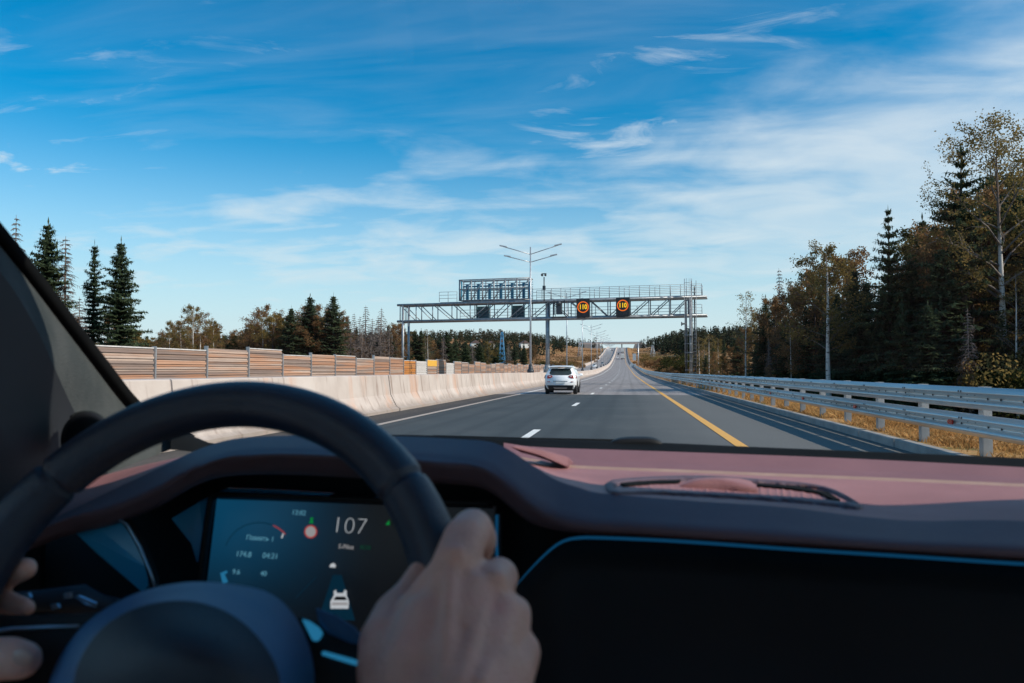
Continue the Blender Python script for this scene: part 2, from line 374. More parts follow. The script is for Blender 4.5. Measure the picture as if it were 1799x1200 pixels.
def terrain(x, y):
    x = np.asarray(x, float); y = np.asarray(y, float); s = x-rx(y); z = rz(y)
    wav = 1.6*np.sin(x*.013+1.3)*np.cos(y*.009)+.9*np.sin(x*.031+y*.021)+.5*np.cos(y*.05-x*.043)
    dr = np.clip(s-8, 0, None); dl = np.clip(-s-23, 0, None); lat = np.maximum(dr, dl)
    z = z-.35-.8*sm(lat, 0, 6)
    z = z+wav*sm(lat, 8, 60)*(.35+.65*sm(y, 150, 420))
    z = z+(14*sm(y, 650, 1250)*sm(dl, 20, 160)+10*sm(y, 600, 1050)*sm(dr, 15, 90))
    z = z+5.5*sm(y, 300, 560)*sm(dr, 10, 70)+2.0*sm(y, 330, 560)*sm(dl, 10, 60)
    z = z-4.5*sm(dl, 50, 130)*(1-sm(y, 500, 900))
    return z
ax = np.concatenate([-np.geomspace(3200, 60, 46), np.linspace(-56, -24, 14), np.linspace(-22.6, 9, 10), np.linspace(10, 60, 26), np.geomspace(64, 3200, 44)])
ay = np.concatenate([np.linspace(-120, 0, 8), np.linspace(6, 300, 70), np.linspace(310, 1300, 110), np.geomspace(1330, 7000, 24)])
GX, GY = np.meshgrid(ax, ay); GZ = terrain(GX, GY); n_ = len(ax)
idx = np.arange(len(ay)*n_).reshape(len(ay), n_)
Fq = np.stack([idx[:-1, :-1], idx[:-1, 1:], idx[1:, 1:], idx[1:, :-1]], -1).reshape(-1, 4)
link('ground', fast_mesh('ground', np.stack([GX, GY, GZ], -1).reshape(-1, 3), Fq, M['ground'], smooth=True), kind='structure')

YS = np.concatenate([np.arange(-30, 60, 3), np.arange(60, 260, 6), np.arange(260, 1151, 14)]).astype(float)
def sweep(name, prof, mat, ys=YS, close=False, smooth=False, parent=None, dz=0.0, **kw):
    """drag a cross-section [(x, z), ...] along the road"""
    b = MB(); rows = [[(px+float(rx(y)), y, pz+float(rz(y))+dz) for px, pz in prof] for y in ys]
    b.grid(rows, smooth, close)
    if close:
        n = len(prof); b.f.append(tuple(range(n))); b.f.append(tuple((len(ys)-1)*n+k for k in range(n))); b.sm += [False, False]
    return b.build(name, mat, parent, fixn=close, **kw)
SEAM = 42.0
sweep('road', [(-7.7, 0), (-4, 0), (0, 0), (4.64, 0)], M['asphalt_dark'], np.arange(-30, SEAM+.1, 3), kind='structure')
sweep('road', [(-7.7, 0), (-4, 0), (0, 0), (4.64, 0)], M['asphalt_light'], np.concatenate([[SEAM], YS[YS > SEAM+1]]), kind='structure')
sweep('road_shoulder', [(-7.64, .004), (-6.28, .004)], M['asphalt_shoulder'], np.concatenate([YS[YS < SEAM-.5], [SEAM]]), kind='structure')
sweep('opposing_road', [(-20.2, 0), (-14, 0), (-9.0, 0)], M['asphalt_light'], kind='structure')
def strip(name, x, w, mat, y0, y1, dz=.008, step=6):
    ys = np.linspace(y0, y1, max(2, int((y1-y0)/step)+1)); return sweep(name, [(x-w/2, dz), (x+w/2, dz)], mat, ys, kind='structure')
strip('yellow_edge_line', 2.0, .21, M['yellow_paint'], -20, 1140)
strip('white_edge_line', -6.12, .20, M['dusty_paint'], -20, SEAM); strip('white_edge_line', -6.12, .17, M['white_paint'], SEAM+.01, 1140)
b = MB(); fh = F*1.35
for k in range(-2, 60):
    d0 = fh*(1/125.5+k*.00813); d1 = d0+fh*.00160
    if d0 < -10 or d1 > 900: continue
    rows = [[(-2.03+s*.085+float(rx(y)), y, float(rz(y))+.008) for s in (-1, 1)] for y in np.linspace(d0, d1, 3)]; b.grid(rows, False)
b.build('lane_dashes', M['white_paint'], fixn=False, kind='structure')
b = MB()
for k in range(0, 70):
    d0 = 60+k*14
    b.grid([[(-14.6+s*.08+float(rx(y)), y, float(rz(y))+.008) for s in (-1, 1)] for y in (d0, d0+4)], False)
b.build('lane_dashes', M['white_paint'], fixn=False, kind='structure')
strip('white_edge_line', -10.4, .18, M['white_paint'], -20, 1140); strip('white_edge_line', -18.7, .18, M['white_paint'], -20, 1140)
# kerb of separate stones with joints, one sheet of verge behind it
kp = [(4.64, -.05), (4.64, .13), (4.665, .15), (4.79, .15), (4.79, -.05)]
b = MB(); y = -8.0
while y < 130:
    y2 = y+1.98; j = random.uniform(-.006, .006)
    rows = [[(px+float(rx(q))+j, q, pz+float(rz(q))+random.uniform(-.003, .003)) for px, pz in kp] for q in (y, y2)]
    b.grid(rows, False); n = len(b.v); b.f += [tuple(range(n-10, n-5)), tuple(range(n-5, n))]; b.sm += [False, False]; y += 2.0
b.build('kerb', M['kerb'], kind='structure')
sweep('kerb', kp, M['kerb'], np.concatenate([[130], YS[YS > 133]]), True, kind='structure')
VP_ = [(4.77, .125), (5.4, .13), (6.6, .10), (7.8, -.05), (9.4, -.7), (11.5, -1.3)]
sweep('verge', VP_, M['verge'], YS[YS <= 242], smooth=True, kind='structure'); sweep('verge', VP_, M['ground'], YS[YS >= 240], smooth=True, kind='structure')
# dry grass on the verge
def grass(y0, y1, n, hs, x0=4.95, x1=8.6):
    x = RNG.uniform(x0, x1, n); yy = y0+(y1-y0)*RNG.random(n)**1.5
    cl = np.sin(x*3.1+yy*1.7)+np.sin(yy*.83-x*2.2)+RNG.normal(0, .6, n); keep = cl > -.9
    x, yy = x[keep], yy[keep]; n = len(x); z = rz(yy)+np.interp(x, [4.77, 5.4, 6.6, 7.8, 9.4], [.125, .13, .10, -.05, -.7])-.01
    a = RNG.uniform(0, 6.283, n); h = hs*RNG.uniform(.35, 1.25, n); w = RNG.uniform(.006, .016, n)*(1+hs)
    P = np.stack([x, yy, z], -1); u = np.stack([np.cos(a), np.sin(a), 0*a], -1)*w[:, None]
    tip = np.stack([RNG.normal(0, .45, n)*h, RNG.normal(0, .45, n)*h, h], -1); mid = tip*np.array([.35, .35, .6])
    V = np.stack([P-u, P+u, P+mid+u*.7, P+tip], 1).reshape(-1, 3)
    return V, np.arange(n*4).reshape(-1, 4), np.clip(np.where(np.sin(x*2.1+yy*.8)+np.sin(yy*.43-x*1.7)+RNG.normal(0, .35, n) > 1.25, 1.0, RNG.normal(.52, .18, n)+.24*np.sin(x*1.9+yy*.55)*np.cos(yy*.9-x)), 0, 1)
parts_ = [grass(7, 26, 42000, .11), grass(20, 70, 30000, .14), grass(60, 200, 16000, .25)]
V = np.concatenate([p[0] for p in parts_]); off = np.cumsum([0]+[len(p[0]) for p in parts_[:-1]])
link('grass', fast_mesh('grass', V, np.concatenate([p[1]+o for p, o in zip(parts_, off)]), M['grass'], np.concatenate([p[2] for p in parts_])),
     label='dry golden grass growing on the verge under the guardrail', cat='grass', kind='stuff')

# ================================================================== concrete median barrier
bt = empty('median_barrier', (-8.3, 20, 0), label='long pale concrete median barrier with run-down stains left of the road', cat='barrier')
pf = [(-9.35, 0), (-9.35, .10), (-9.2, .16), (-9.02, .55), (-8.95, 1.17), (-8.93, 1.19), (-7.92, 1.19), (-7.9, 1.17), (-7.82, .55), (-7.62, .16), (-7.5, .09), (-7.5, 0)]
b = MB(); y = -12.0
while y < 240:
    y2 = y+5.96; j = RNG.normal(0, .008); rows = [[(px+float(rx(q))+j, q, pz+float(rz(q))) for px, pz in pf] for q in np.linspace(y, y2, 3)]
    b.grid(rows, False); n = len(b.v); m = len(pf); b.f += [tuple(range(n-m*3, n-m*2)), tuple(range(n-m, n))]; b.sm += [False, False]
    b.box((-8.4+float(rx(y2)), y2+.02, .55+float(rz(y2))), (.9, .05, 1.1)); y += 5.985
o = world_parent(b.build('barrier_wall', M['concrete']), bt)
o = world_parent(sweep('barrier_wall', pf, M['concrete'], np.concatenate([[240.], YS[YS > 243]]), True), bt)
pt = empty('roadside_parapet', (-20.6, 300, 0), label='pale concrete parapet along the far side of the opposing carriageway, climbing the hill', cat='parapet')
world_parent(sweep('parapet_wall', [(-20.9, -.3), (-20.9, 1.25), (-20.5, 1.3), (-20.3, 1.25), (-20.2, .2), (-20.0, 0)], M['concrete'], np.concatenate([[176.], YS[YS > 180]]), True), pt)
world_parent(sweep('parapet_wall', [(-20.2, -.3), (-20.2, .7), (-20.0, .72), (-19.9, 0)], M['concrete'], YS[YS <= 180], True), pt)

# ================================================================== wooden noise fence
FXP = -20.35; PL = 4.02
ft = empty('noise_fence', (FXP, 20, 0), label='weathered wooden noise fence of horizontal boards beyond the opposing carriageway', cat='fence')
def panel_mesh(name, mat, h=2.3, rows=21, z0=.1, sel=None):
    b = MB()
    for r in range(rows):
        if sel and r not in sel: continue
        zc = z0+h*(r+.5)/rows; th = .15 if r % 2 else .05
        b.box((0, 0, zc+random.uniform(-.006, .006)), (th, PL-.12, h/rows-.012))
    return b.mesh(name, mat)
b0 = MB(); b0.box((-.02, 0, 1.25), (.02, PL-.1, 2.3))
PM = {'w': [panel_mesh('panel', M['fence_wood']) for _ in range(4)], 'o': [panel_mesh('panel', M['fence_orange'])], 'v': [panel_mesh('panel', M['fence_white'])]}
backing = b0.mesh('panel_backing', M['fence_wood']); postm = MB().box((.03, 0, 1.28), (.19, .08, 2.46)).mesh('post', M['post_steel'])
capm = MB().box((0, 0, 2.43), (.13, PL-.12, .05)).mesh('top_board', M['fence_white'])
y = fh/F*0; edges = [20.35/ (v/F) for v in (900, 792, 707, 638, 581, 534, 498, 460, 431, 405, 382, 367, 352)]
k0 = edges[0]-PL*3
for k in range(44):
    yc = k0+PL*(k+.5); z = float(rz(yc))+(.10*math.sin(k*1.9) if k % 5 else .18)-.05; x = FXP+float(rx(yc)); w = k-3
    kind = 'o' if w == 9 else 'v' if w in (10, 13) else 'w'
    p = link('panel', random.choice(PM[kind]), ft); 
    if kind == 'o': prop(p, label='orange timber panel')
    if kind == 'v': prop(p, label='white board panel')
    loc = Vector((x, yc, z))-Vector((FXP, 20, 0)); p.location = loc
    q = link('post', postm, ft); q.location = Vector((x, yc-PL/2, z))-Vector((FXP, 20, 0))
    if w == 10 or w == 11:
        t = link('yellow_board', MB().box((.07, 0, .42 if w == 10 else 2.1), (.05, PL-.14, .62)).mesh('yellow_board', M['fence_yellow']), p)
    link('panel_backing', backing, p)
    if k % 3 != 1: link('top_board', capm, p)

# ================================================================== guardrail on the right
gt = empty('guardrail', (4.95, 20, 0), label='double-beam galvanised steel guardrail on short posts along the right verge', cat='guardrail')
def wbeam(zc, h=.315, d=.098):
    zz = np.linspace(-.5, .5, 15); pr = []
    for t in zz:
        pr.append((4.93-d*(.5+.5*math.cos(t*4*math.pi+math.pi))*(1 if abs(t) < .47 else .6), zc+t*h))
    return pr+[(px+.012, pz) for px, pz in pr[::-1]]
GYS = np.concatenate([np.arange(2, 120, 2.2), np.arange(120, 300, 6), np.arange(300, 1080, 14)])
for zc in (.955, .565):
    bm_ = world_parent(sweep('rail_beam', wbeam(zc), M['rail_steel'], GYS, True, True), gt)
    hb = MB(); hc = MB()
    for k in range(34):
        yj = 9.29+k*2.23
        for q, dz_ in ((yj+.9, .0), (yj-.75, .0), (yj-.12, .055), (yj-.12, -.055), (yj+.12, .055), (yj+.12, -.055), (yj+.45, .0), (yj-.38, .0), (yj+.25, .09), (yj+.33, .09)):
            hb.tube([(4.928-.05*abs(dz_)/.055-.004, q, zc+dz_+float(rz(q))), (4.922-.05*abs(dz_)/.055-.008, q, zc+dz_+float(rz(q)))], .016, 7)
        if k % 2 == 0: hc.grid([[(4.93-.098*(.5+.5*math.cos(t*4*math.pi+math.pi))-.006, yj+s, zc+t*.3+float(rz(yj))) for t in np.linspace(-.48, .48, 13)] for s in (.3, .34)], True)
    world_parent(hb.build('bolt', M['black_hole']), bm_); world_parent(hc.build('splice_edge', M['rail_steel'], fixn=False), bm_)
pb = MB(); pb.box((0, 0, .52), (.045, .12, 1.2)).box((.045, .056, .52), (.12, .010, 1.2)).box((.045, -.056, .52), (.12, .010, 1.2)).box((.02, 0, .76), (.06, .13, .72)); postmesh = pb.mesh('post', M['post_steel'])
rp = MB(); rp.prism([(0, -.085, -.055), (0, .03, -.055), (0, .095, 0), (0, .03, .055), (0, -.085, .055)], (-.02, 0, 0)); refm = rp.mesh('reflector', M['red_reflector'])
for k in range(-2, 98):
    yy = 9.29+k*2.23; p = link('post', postmesh, gt); p.location = (.06+float(rx(yy)), yy-20, float(rz(yy)))
b = MB(); yy = 9.29+98*2.23
while yy < 1000: b.box((5.0+float(rx(yy)), yy, .5+float(rz(yy))), (.12, .1, 1.1)); yy += 4.46
world_parent(b.build('far_posts', M['post_steel'], kind='stuff'), gt)
for k in range(30):
    yy = 12.3+k*4.84; p = link('reflector', refm, gt); p.location = (-.045+float(rx(yy)), yy-20, .56+float(rz(yy)))

# ================================================================== the gantry
GX0, GY0 = -8.2, 76.2; GR = math.atan(-.14)
gb = float(rz(GY0)); gt = empty('gantry', (GX0, GY0, gb), GR, label='grey steel truss gantry spanning both carriageways, with walkways and sign frames', cat='gantry')
ca, sa = math.cos(GR), math.sin(GR)
def gu(px):
    """distance along the gantry from its middle post for a photo column"""
    lo, hi = -30., 30.
    for _ in range(40):
        m = (lo+hi)/2
        if proj((GX0+m*ca, GY0+m*sa, 7))[0] < px: lo = m
        else: hi = m
    return lo
def gz(py, px=1000):
    u = gu(px); y = GY0+u*sa; return 1.35+(649-py)/F*y-gb
ZT, ZB = gz(527, 1050), gz(558, 1050); DEP = 1.5
b = MB(); L0, L1 = gu(698), gu(1242)
for y in (0, DEP):
    b.tube([(L0, y, ZT), (L1, y, ZT)], .13, 10); b.tube([(L0, y, ZB), (L1, y, ZB)], .13, 10)
b.build('chord', M['gantry_steel'], gt)
wb = MB(); us = [gu(v) for v in (703, 731, 760, 794, 826, 861, 892, 929, 966, 998, 1035, 1068, 1104, 1140, 1176, 1209)]
for i, u in enumerate(us):
    for y in (0, DEP): wb.tube([(u, y, ZB), (u, y, ZT)], .055, 6)
    if i < len(us)-1:
        v = us[i+1]
        fl = i < 4 or 8 <= i < 11
        for y in (0, DEP): wb.tube([(u, y, ZT if fl else ZB), (v, y, ZB if fl else ZT)], .05, 6)
        wb.tube([(u, 0, ZB), (v, DEP, ZB)], .04, 5); wb.tube([(u, 0, ZT), (v, DEP, ZT)], .04, 5)
    wb.tube([(u, 0, ZB), (u, DEP, ZB)], .045, 5); wb.tube([(u, 0, ZT), (u, DEP, ZT)], .045, 5)
wb.build('lattice', M['gantry_steel'], gt)
for (u, wdt, base) in ((gu(708), .13, -1.0), (0, .26, .9), (gu(1213), .13, -.9)):
    cb = MB(); z0 = base
    if wdt > .2:
        cb.tube([(u, 0.3, z0), (u, .3, ZT)], .215, 14); cb.tube([(u, .3, 1.15), (u, .3, 2.0)], [.45, .27], 10)
        for q in range(8): a = q*math.pi/4; cb.box((u+.42*math.cos(a), .3+.42*math.sin(a), 1.35), (.05, .05, .9), a)
    else:
        for dy in (0, DEP): cb.tube([(u, dy, z0), (u, dy, ZT)], wdt, 10)
        z = z0+.3; f = 0
        while z < 3.6: cb.tube([(u, DEP*f, z), (u, DEP*(1-f), z+1.2)], .045, 5); cb.tube([(u, 0, z), (u, DEP, z)], .045, 5); z += 1.2; f = 1-f
    cb.build('column', M['gantry_steel'], gt)
def railing(name, u0, u1, z, y, h=1.08, step=1.0):
    r = MB(); n = max(2, int(round((u1-u0)/step))); 
    for i in range(n+1): u = u0+(u1-u0)*i/n; r.tube([(u, y, z), (u, y, z+h)], .03, 5)
    for k in (.35, .68, 1.0): r.tube([(u0, y, z+h*k), (u1, y, z+h*k)], .022, 5)
    r.build(name, M['gantry_steel'], gt)
ww = MB(); ww.box(((gu(772)+gu(1234))/2, DEP/2, ZT+.17), (gu(1234)-gu(772), DEP-.3, .06)); ww.box(((gu(798)+gu(1232))/2, DEP/2, ZB+.16), (gu(1232)-gu(798), DEP-.3, .05))
ww.build('walkway', M['gantry_steel'], gt)
railing('railing', gu(772), gu(803), ZT+.2, -.05); railing('railing', gu(936), gu(1233), ZT+.2, -.05); railing('railing', gu(936), gu(1233), ZT+.2, DEP+.05, step=1.6)
railing('railing', gu(799), gu(1232), ZB+.2, DEP+.12, 1.0, 2.1)
# big sign frame above the opposing carriageway, seen from behind
s0, s1 = gu(806), gu(931); zs0, zs1 = gz(524, 870), gz(487, 870)
fb = MB(); N = 6
for i in range(N+1):
    u = s0+.15+(s1-s0-.3)*i/N
    fb.tube([(u, 0, zs0), (u, 0, zs1)], .075, 6); fb.tube([(u, 1.1, zs0), (u, 1.1, zs1)], .06, 6)
    if i < N: v = s0+.15+(s1-s0-.3)*(i+1)/N; fb.tube([(u, 0, zs0), (v, 0, zs1-.15)], .05, 6)
for z in (zs0, zs0+.55*(zs1-zs0), zs1): fb.tube([(s0, 0, z), (s1, 0, z)], .06, 6); fb.tube([(s0, 1.1, z), (s1, 1.1, z)], .06, 6)
for u in (s0+.1, s1-.1): fb.tube([(u, 0, zs1), (u, 1.1, zs1)], .05, 6); fb.tube([(u, 0, zs0), (u, 1.1, zs0)], .05, 6)
fr = fb.build('sign_frame', M['gantry_steel'], gt)
lv = MB()
for q in range(9): z = zs0+.12+(zs1-zs0-.2)*q/8; lv.box(((s0+s1)/2, 1.25, z), (s1-s0, .05, .07))
lv.build('sign_louvre', M['sign_back'], fr)
bp = MB()
for i in range(N): u = s0+.15+(s1-s0-.3)*(i+.38)/N; bp.box((u, .95, zs0+.42*(zs1-zs0)), (.28, .22, .80*(zs1-zs0)))
bp.box(((s0+s1)/2, 1.0, zs0+.72*(zs1-zs0)), (s1-s0-.2, .10, .16)); bp.box((s0+.05, .4, (zs0+zs1)/2), (.06, .9, zs1-zs0)); bp.box((s1-.05, .4, (zs0+zs1)/2-.2), (.06, .9, zs1-zs0-.4))
bp.build('sign_bracing', M['blue_panel'], fr)
# backs of two smaller signs hung in the truss
for (a, c) in ((827, 850), (890, 913)):
    u0, u1 = gu(a), gu(c); z0, z1 = gz(559, 870), gz(533, 870)
    t = MB(); t.prism([(u0, DEP+.3, z0), (u1, DEP+.3, z0), (u1, DEP+.3, z1), (u0, DEP+.3, z1)], (0, .3, 0)); t.prism([(u0, DEP+.2, z0-.02), (u0+.12, DEP+.2, z0-.02), (u0+.12, DEP+.2, z1+.2), (u0, DEP+.2, z1+.2)], (0, .1, 0)); t.prism([(u1-.12, DEP+.2, z0-.02), (u1, DEP+.2, z0-.02), (u1, DEP+.2, z1+.2), (u1-.12, DEP+.2, z1+.2)], (0, .1, 0))
    for q in range(1, 4): t.box(((u0+u1)/2, DEP+.27, z0+(z1-z0)*q/4), (u1-u0-.25, .06, .05))
    t.build('sign_back_box', M['teal_panel'], gt)
# the two lit speed limit displays
for (a, c, t0, t1, cx, cy) in ((1014.5, 1037.5, 526, 558, 1026.3, 540.5), (1083.5, 1107.5, 524.5, 557, 1095.5, 538.5)):
    u0, u1 = gu(a), gu(c); z0, z1 = gz(t1, cx), gz(t0, cx); uc, zc = gu(cx), gz(cy, cx); rr = (gu(cx+9.9)-gu(cx-9.9))/2
    d = MB().box(((u0+u1)/2, -.35, (z0+z1)/2), (u1-u0, .42, z1-z0)).build('speed_display', M['display_black'], gt, bevel=.03)
    ring = MB(); ring.grid([[(uc+r*math.cos(t), -.585+dy, zc+r*math.sin(t)) for t in np.linspace(0, 2*math.pi, 48, False)] for r, dy in ((rr, .02), (rr, 0), (rr*.83, 0), (rr*.83, .02))], False, True)
    ring.build('ring', M['led_orange'], d)
    me = text_mesh('110', rr*.95, M['led_yellow'], 'digits', .004, 1, rr*.03); t = link('digits', me, d); t.rotation_euler = (math.pi/2, 0, 0); t.location = (uc, -.59, zc); t.scale = (1.0, 1.18, 1)
    v = MB().box((u0+.5, -.45, z0-.1), (.8, .4, .08)).build('bracket', M['dark_steel'], d)
# camera mast, speed camera, loudspeaker, caged ladder
u = gu(957); cb = MB(); cb.tube([(u, -.25, ZT), (u, -.25, gz(486, 957))], .06, 8); cb.box((u, -.25, gz(505, 957)), (.26, .3, .42)); cb.build('camera_mast', M['dark_steel'], gt)
cb = MB()
for s in (-1, 1): cb.box((u+s*.17, -.35, gz(482.5, 957)), (.14, .35, .22)); cb.ball((u+s*.2, -.5, gz(482.5, 957)), .09)
cb.box((u, -.25, gz(480, 957)), (.5, .12, .08)); cb.build('camera', M['dark_steel'], gt)
u = gu(983); cb = MB(); cb.box((u, -.15, gz(541, 983)), (.55, .5, 1.3)); cb.ball((u, -.35, gz(533, 983)), .26); cb.box((u-.55, -.1, gz(540, 983)), (.1, .1, 1.5)); cb.box((u+.55, -.1, gz(540, 983)), (.1, .1, 1.5)); cb.box((u, -.2, gz(557, 983)), (1.5, .5, .08)); cb.build('speed_camera', M['dark_steel'], gt)
u = gu(1204); cb = MB(); cb.tube([(u+.1, -.3, gz(571, 1204)), (u-.25, -.3, gz(571, 1204)), (u-.38, -.3, gz(571, 1204))], [.06, .09, .24], 10); cb.build('loudspeaker', M['dark_steel'], gt)
lb = MB(); u = gu(1219.5); zt = gz(497, 1219)
for s in (-.22, .22): lb.tube([(u+s, -.28, 1.0), (u+s, -.28, zt)], .028, 5)
z = 1.2
while z < zt-.3: lb.tube([(u-.22, -.28, z), (u+.22, -.28, z)], .018, 5); z += .34
lb.build('ladder', M['gantry_steel'], gt)
lb = MB(); u = gu(1209.5); z = gz(650, 1209)
while z < zt+.2:
    lb.tube([(u+.36*math.cos(t), -.35-.36*math.sin(t), z) for t in np.linspace(0, math.pi, 9)], .022, 5); z += .85
for t in (0, .6, 1.2, 1.9, 2.5, math.pi): lb.tube([(u+.36*math.cos(t), -.35-.36*math.sin(t), gz(640, 1209)), (u+.36*math.cos(t), -.35-.36*math.sin(t), zt+.2)], .018, 5)
lb.build('ladder_cage', M['gantry_steel'], gt)
cb = MB(); cb.tube([(gu(1205), -.1, -.5), (gu(1205), -.1, ZT)], .09, 8); cb.tube([(gu(1219), DEP, -.5), (gu(1219), DEP, ZT+1.2)], .07, 8)
for z in (gz(592, 1210), gz(622, 1210)): cb.box((gu(1212), -.2, z), (1.1, .5, .05))
cb.build('cable_duct', M['dark_steel'], gt)

# ================================================================== median lamps
def make_lamp():
    r = empty('street_lamp')
    b = MB(); b.tube([(0, 0, 1.15), (0, 0, 6), (0, 0, 12.3)], [.105, .082, .055], 10); b.build('pole', M['steel'], r)
    b = MB(); b.ball((0, 0, 1.32), .32, 12, 8, (1, 1, .8)); b.tube([(0, 0, 1.15), (0, 0, 1.9)], [.26, .14], 10); b.build('base', M['dark_steel'], r)
    for (z0, s, ln, rise) in ((11.65, -1, 2.45, .75), (11.65, 1, 2.45, .75), (10.95, -1, 2.05, .55), (10.95, 1, 2.05, .55)):
        a = MB().tube([(0, 0, z0), (s*ln, 0, z0+rise)], .038, 7).build('arm', M['steel'], r)
        MB().prism([(s*ln*.86, -.13, z0+rise*.86+.02), (s*(ln+.32), -.13, z0+rise*1.08), (s*(ln+.32), .13, z0+rise*1.08), (s*ln*.86, .13, z0+rise*.86+.02)], (0, 0, .09)).build('lamp_head', M['sign_back'], a)
    return r
lamp = make_lamp(); LS = 39.6
where = ['nearest tall twin-arm lamp post on the median, left of the gantry post', 'second lamp post up the median, seen through the gantry truss', 'third lamp post up the median, below the left speed display']
for k in range(13):
    o = lamp if k == 0 else copy_tree(lamp); y = 64.6+k*LS
    o.location = (-8.4+float(rx(y)), y, float(rz(y))); o['group'] = 'lamp posts along the median'; o['category'] = 'street lamp'
    nm = ['first', 'second', 'third', 'fourth', 'fifth', 'sixth', 'seventh', 'eighth', 'ninth', 'tenth', 'eleventh', 'twelfth', 'thirteenth']
    o['label'] = where[k] if k < 3 else f'grey twin-arm lamp post on the median, {nm[k]} in the row from the camera'

# ================================================================== bridge, masts, houses
bt = empty('road_bridge', (-10, 1085, float(rz(1085))), label='pale flat road bridge crossing the motorway at the top of the far hill', cat='bridge')
zb = 5.6
MB().box((-14, 0, zb+1.2), (92, 10, 2.2)).build('deck', M['concrete'], bt); MB().box((-14, -5.0, zb+2.85), (92, .2, 1.1)).build('parapet', M['sign_back'], bt)
MB().box((2.4, 0, zb/2), (1.6, 5, zb+.3)).build('pier', M['kerb'], bt)
for x in (-36, 27): MB().prism([(x-16, -5, -2), (x+9, -5, -2), (x+6, -5, zb+.1), (x-16, -5, zb+.1)] if x < 0 else [(x-9, -5, -2), (x+16, -5, -2), (x+16, -5, zb+.1), (x-6, -5, zb+.1)], (0, 10, 0)).build('abutment', M['kerb'], bt)
def mast(name, px, ptop, pbase, d, mat, w0, label, cat, lat=True, hidden=0):
    x = at(px, 649, d)[0]; zt = at(px, ptop, d)[2]; z0 = at(px, pbase, d)[2]-hidden; h = zt-z0
    r = empty(name, (x, d, z0), label=label, cat=cat); b = MB()
    if lat:
        cs = [(-1, -1), (1, -1), (1, 1), (-1, 1)]; n = 8
        wd = lambda t: w0*(1-t)*.5+.12*w0
        for (sx, sy) in cs: b.tube([(sx*wd(0), sy*wd(0), 0), (sx*wd(1), sy*wd(1), h)], w0*.055, 5)
        for i in range(n):
            t0, t1 = i/n, (i+1)/n
            for j in range(4):
                a, c = cs[j], cs[(j+1) % 4]
                b.tube([(a[0]*wd(t0), a[1]*wd(t0), t0*h), (c[0]*wd(t1), c[1]*wd(t1), t1*h)], w0*.035, 4); b.tube([(c[0]*wd(t0), c[1]*wd(t0), t0*h), (a[0]*wd(t1), a[1]*wd(t1), t1*h)], w0*.035, 4)
        b.build('lattice', mat, r)
    else: b.tube([(0, 0, 0), (0, 0, h)], [w0, w0*.7], 8); b.build('pole', mat, r)
    return r, h
mast('lattice_tower', 882, 583, 640, 330, M['pylon_blue'], 2.6, 'blue steel lattice tower standing in the wood left of the gantry post', 'tower', hidden=3)
mast('lattice_tower', 1019, 601, 624, 480, M['pylon_grey'], 2.4, 'pale grey lattice pylon before the left hill', 'pylon', hidden=1)
mast('lattice_tower', 1147, 607, 626, 520, M['pylon_grey'], 3.2, 'pale grey lattice pylon before the wood right of the bridge', 'pylon', hidden=1)
r, h = mast('utility_mast', 1121.5, 603, 648, 372, M['steel'], .36, 'plain grey mast standing behind the guardrail below the bridge end', 'mast', False, hidden=1)
MB().box((-1.9, -.3, h*.50), (1.7, .3, 3.4)).build('sign_panel', M['sign_back'], r); MB().box((-2.6, -.3, h*.16), (3.0, .3, 2.6)).build('cabinet', M['sign_back'], r)
for (px, py, d, w, lb) in ((835, 608, 620, 8, 'white house with dark roof among the trees left of the blue tower'), (862, 609, 640, 7, 'small white house in the wood just left of the blue tower'), (921, 608, 660, 8, 'white house with grey roof in the wood right of the blue tower')):
    p = at(px, py, d); r = empty('house', (p[0], d, p[2]-2), .4, label=lb, cat='house', group='houses in the far wood')
    MB().box((0, 0, 2.2), (w, w*.8, 4.4)).build('wall', M['house_wall'], r)
    MB().prism([(-w*.55, -w*.47, 4.4), (w*.55, -w*.47, 4.4), (0, -w*.47, 7.0)], (0, w*.94, 0)).build('roof', M['house_roof'], r)

# ================================================================== vehicles
def half_outline(zs, ws): return zs, ws
def car_body(L, Wd, H, prof_top, w_low, mat, name='body', parent=None, bot=.28):
    """prof_top: [(y, z)] roofline from the tail to the nose; the flanks bulge and the glasshouse leans in"""
    ys = np.unique(np.concatenate([np.linspace(0, L, 40), [.04, .1, L-.04, L-.1]])); py = [p[0] for p in prof_top]; pz = [p[1] for p in prof_top]; rows = []
    belt = .62*H
    for y in ys:
        top = float(np.interp(y, py, pz)); wy = Wd/2*(1-.09*(max(0, 1-y/.5))**2-.16*(max(0, 1-(L-y)/.9))**2)
        row = []
        ts = np.concatenate([np.linspace(0, .75, 8), np.linspace(.8, 1, 6)])
        for s in (-1, 1):
            half = []
            for t in ts:
                z = bot+(top-bot)*t
                if z < belt: k = .93+.07*math.sin(math.pi*min(1, (z-bot+.15)/(belt-bot+.15)))
                else: k = 1-.31*((z-belt)/(H-belt))**1.15-.04*max(0, (t-.85)/.15)**2
                half.append((s*wy*k, y, z))
            row += half if s == -1 else half[::-1]
        rows.append(row)
    b = MB(); b.grid(rows, True, True); n = len(rows[0]); b.f += [tuple(range(n)), tuple((len(rows)-1)*n+k for k in range(n))]; b.sm += [False, False]
    return b.build(name, mat, parent)
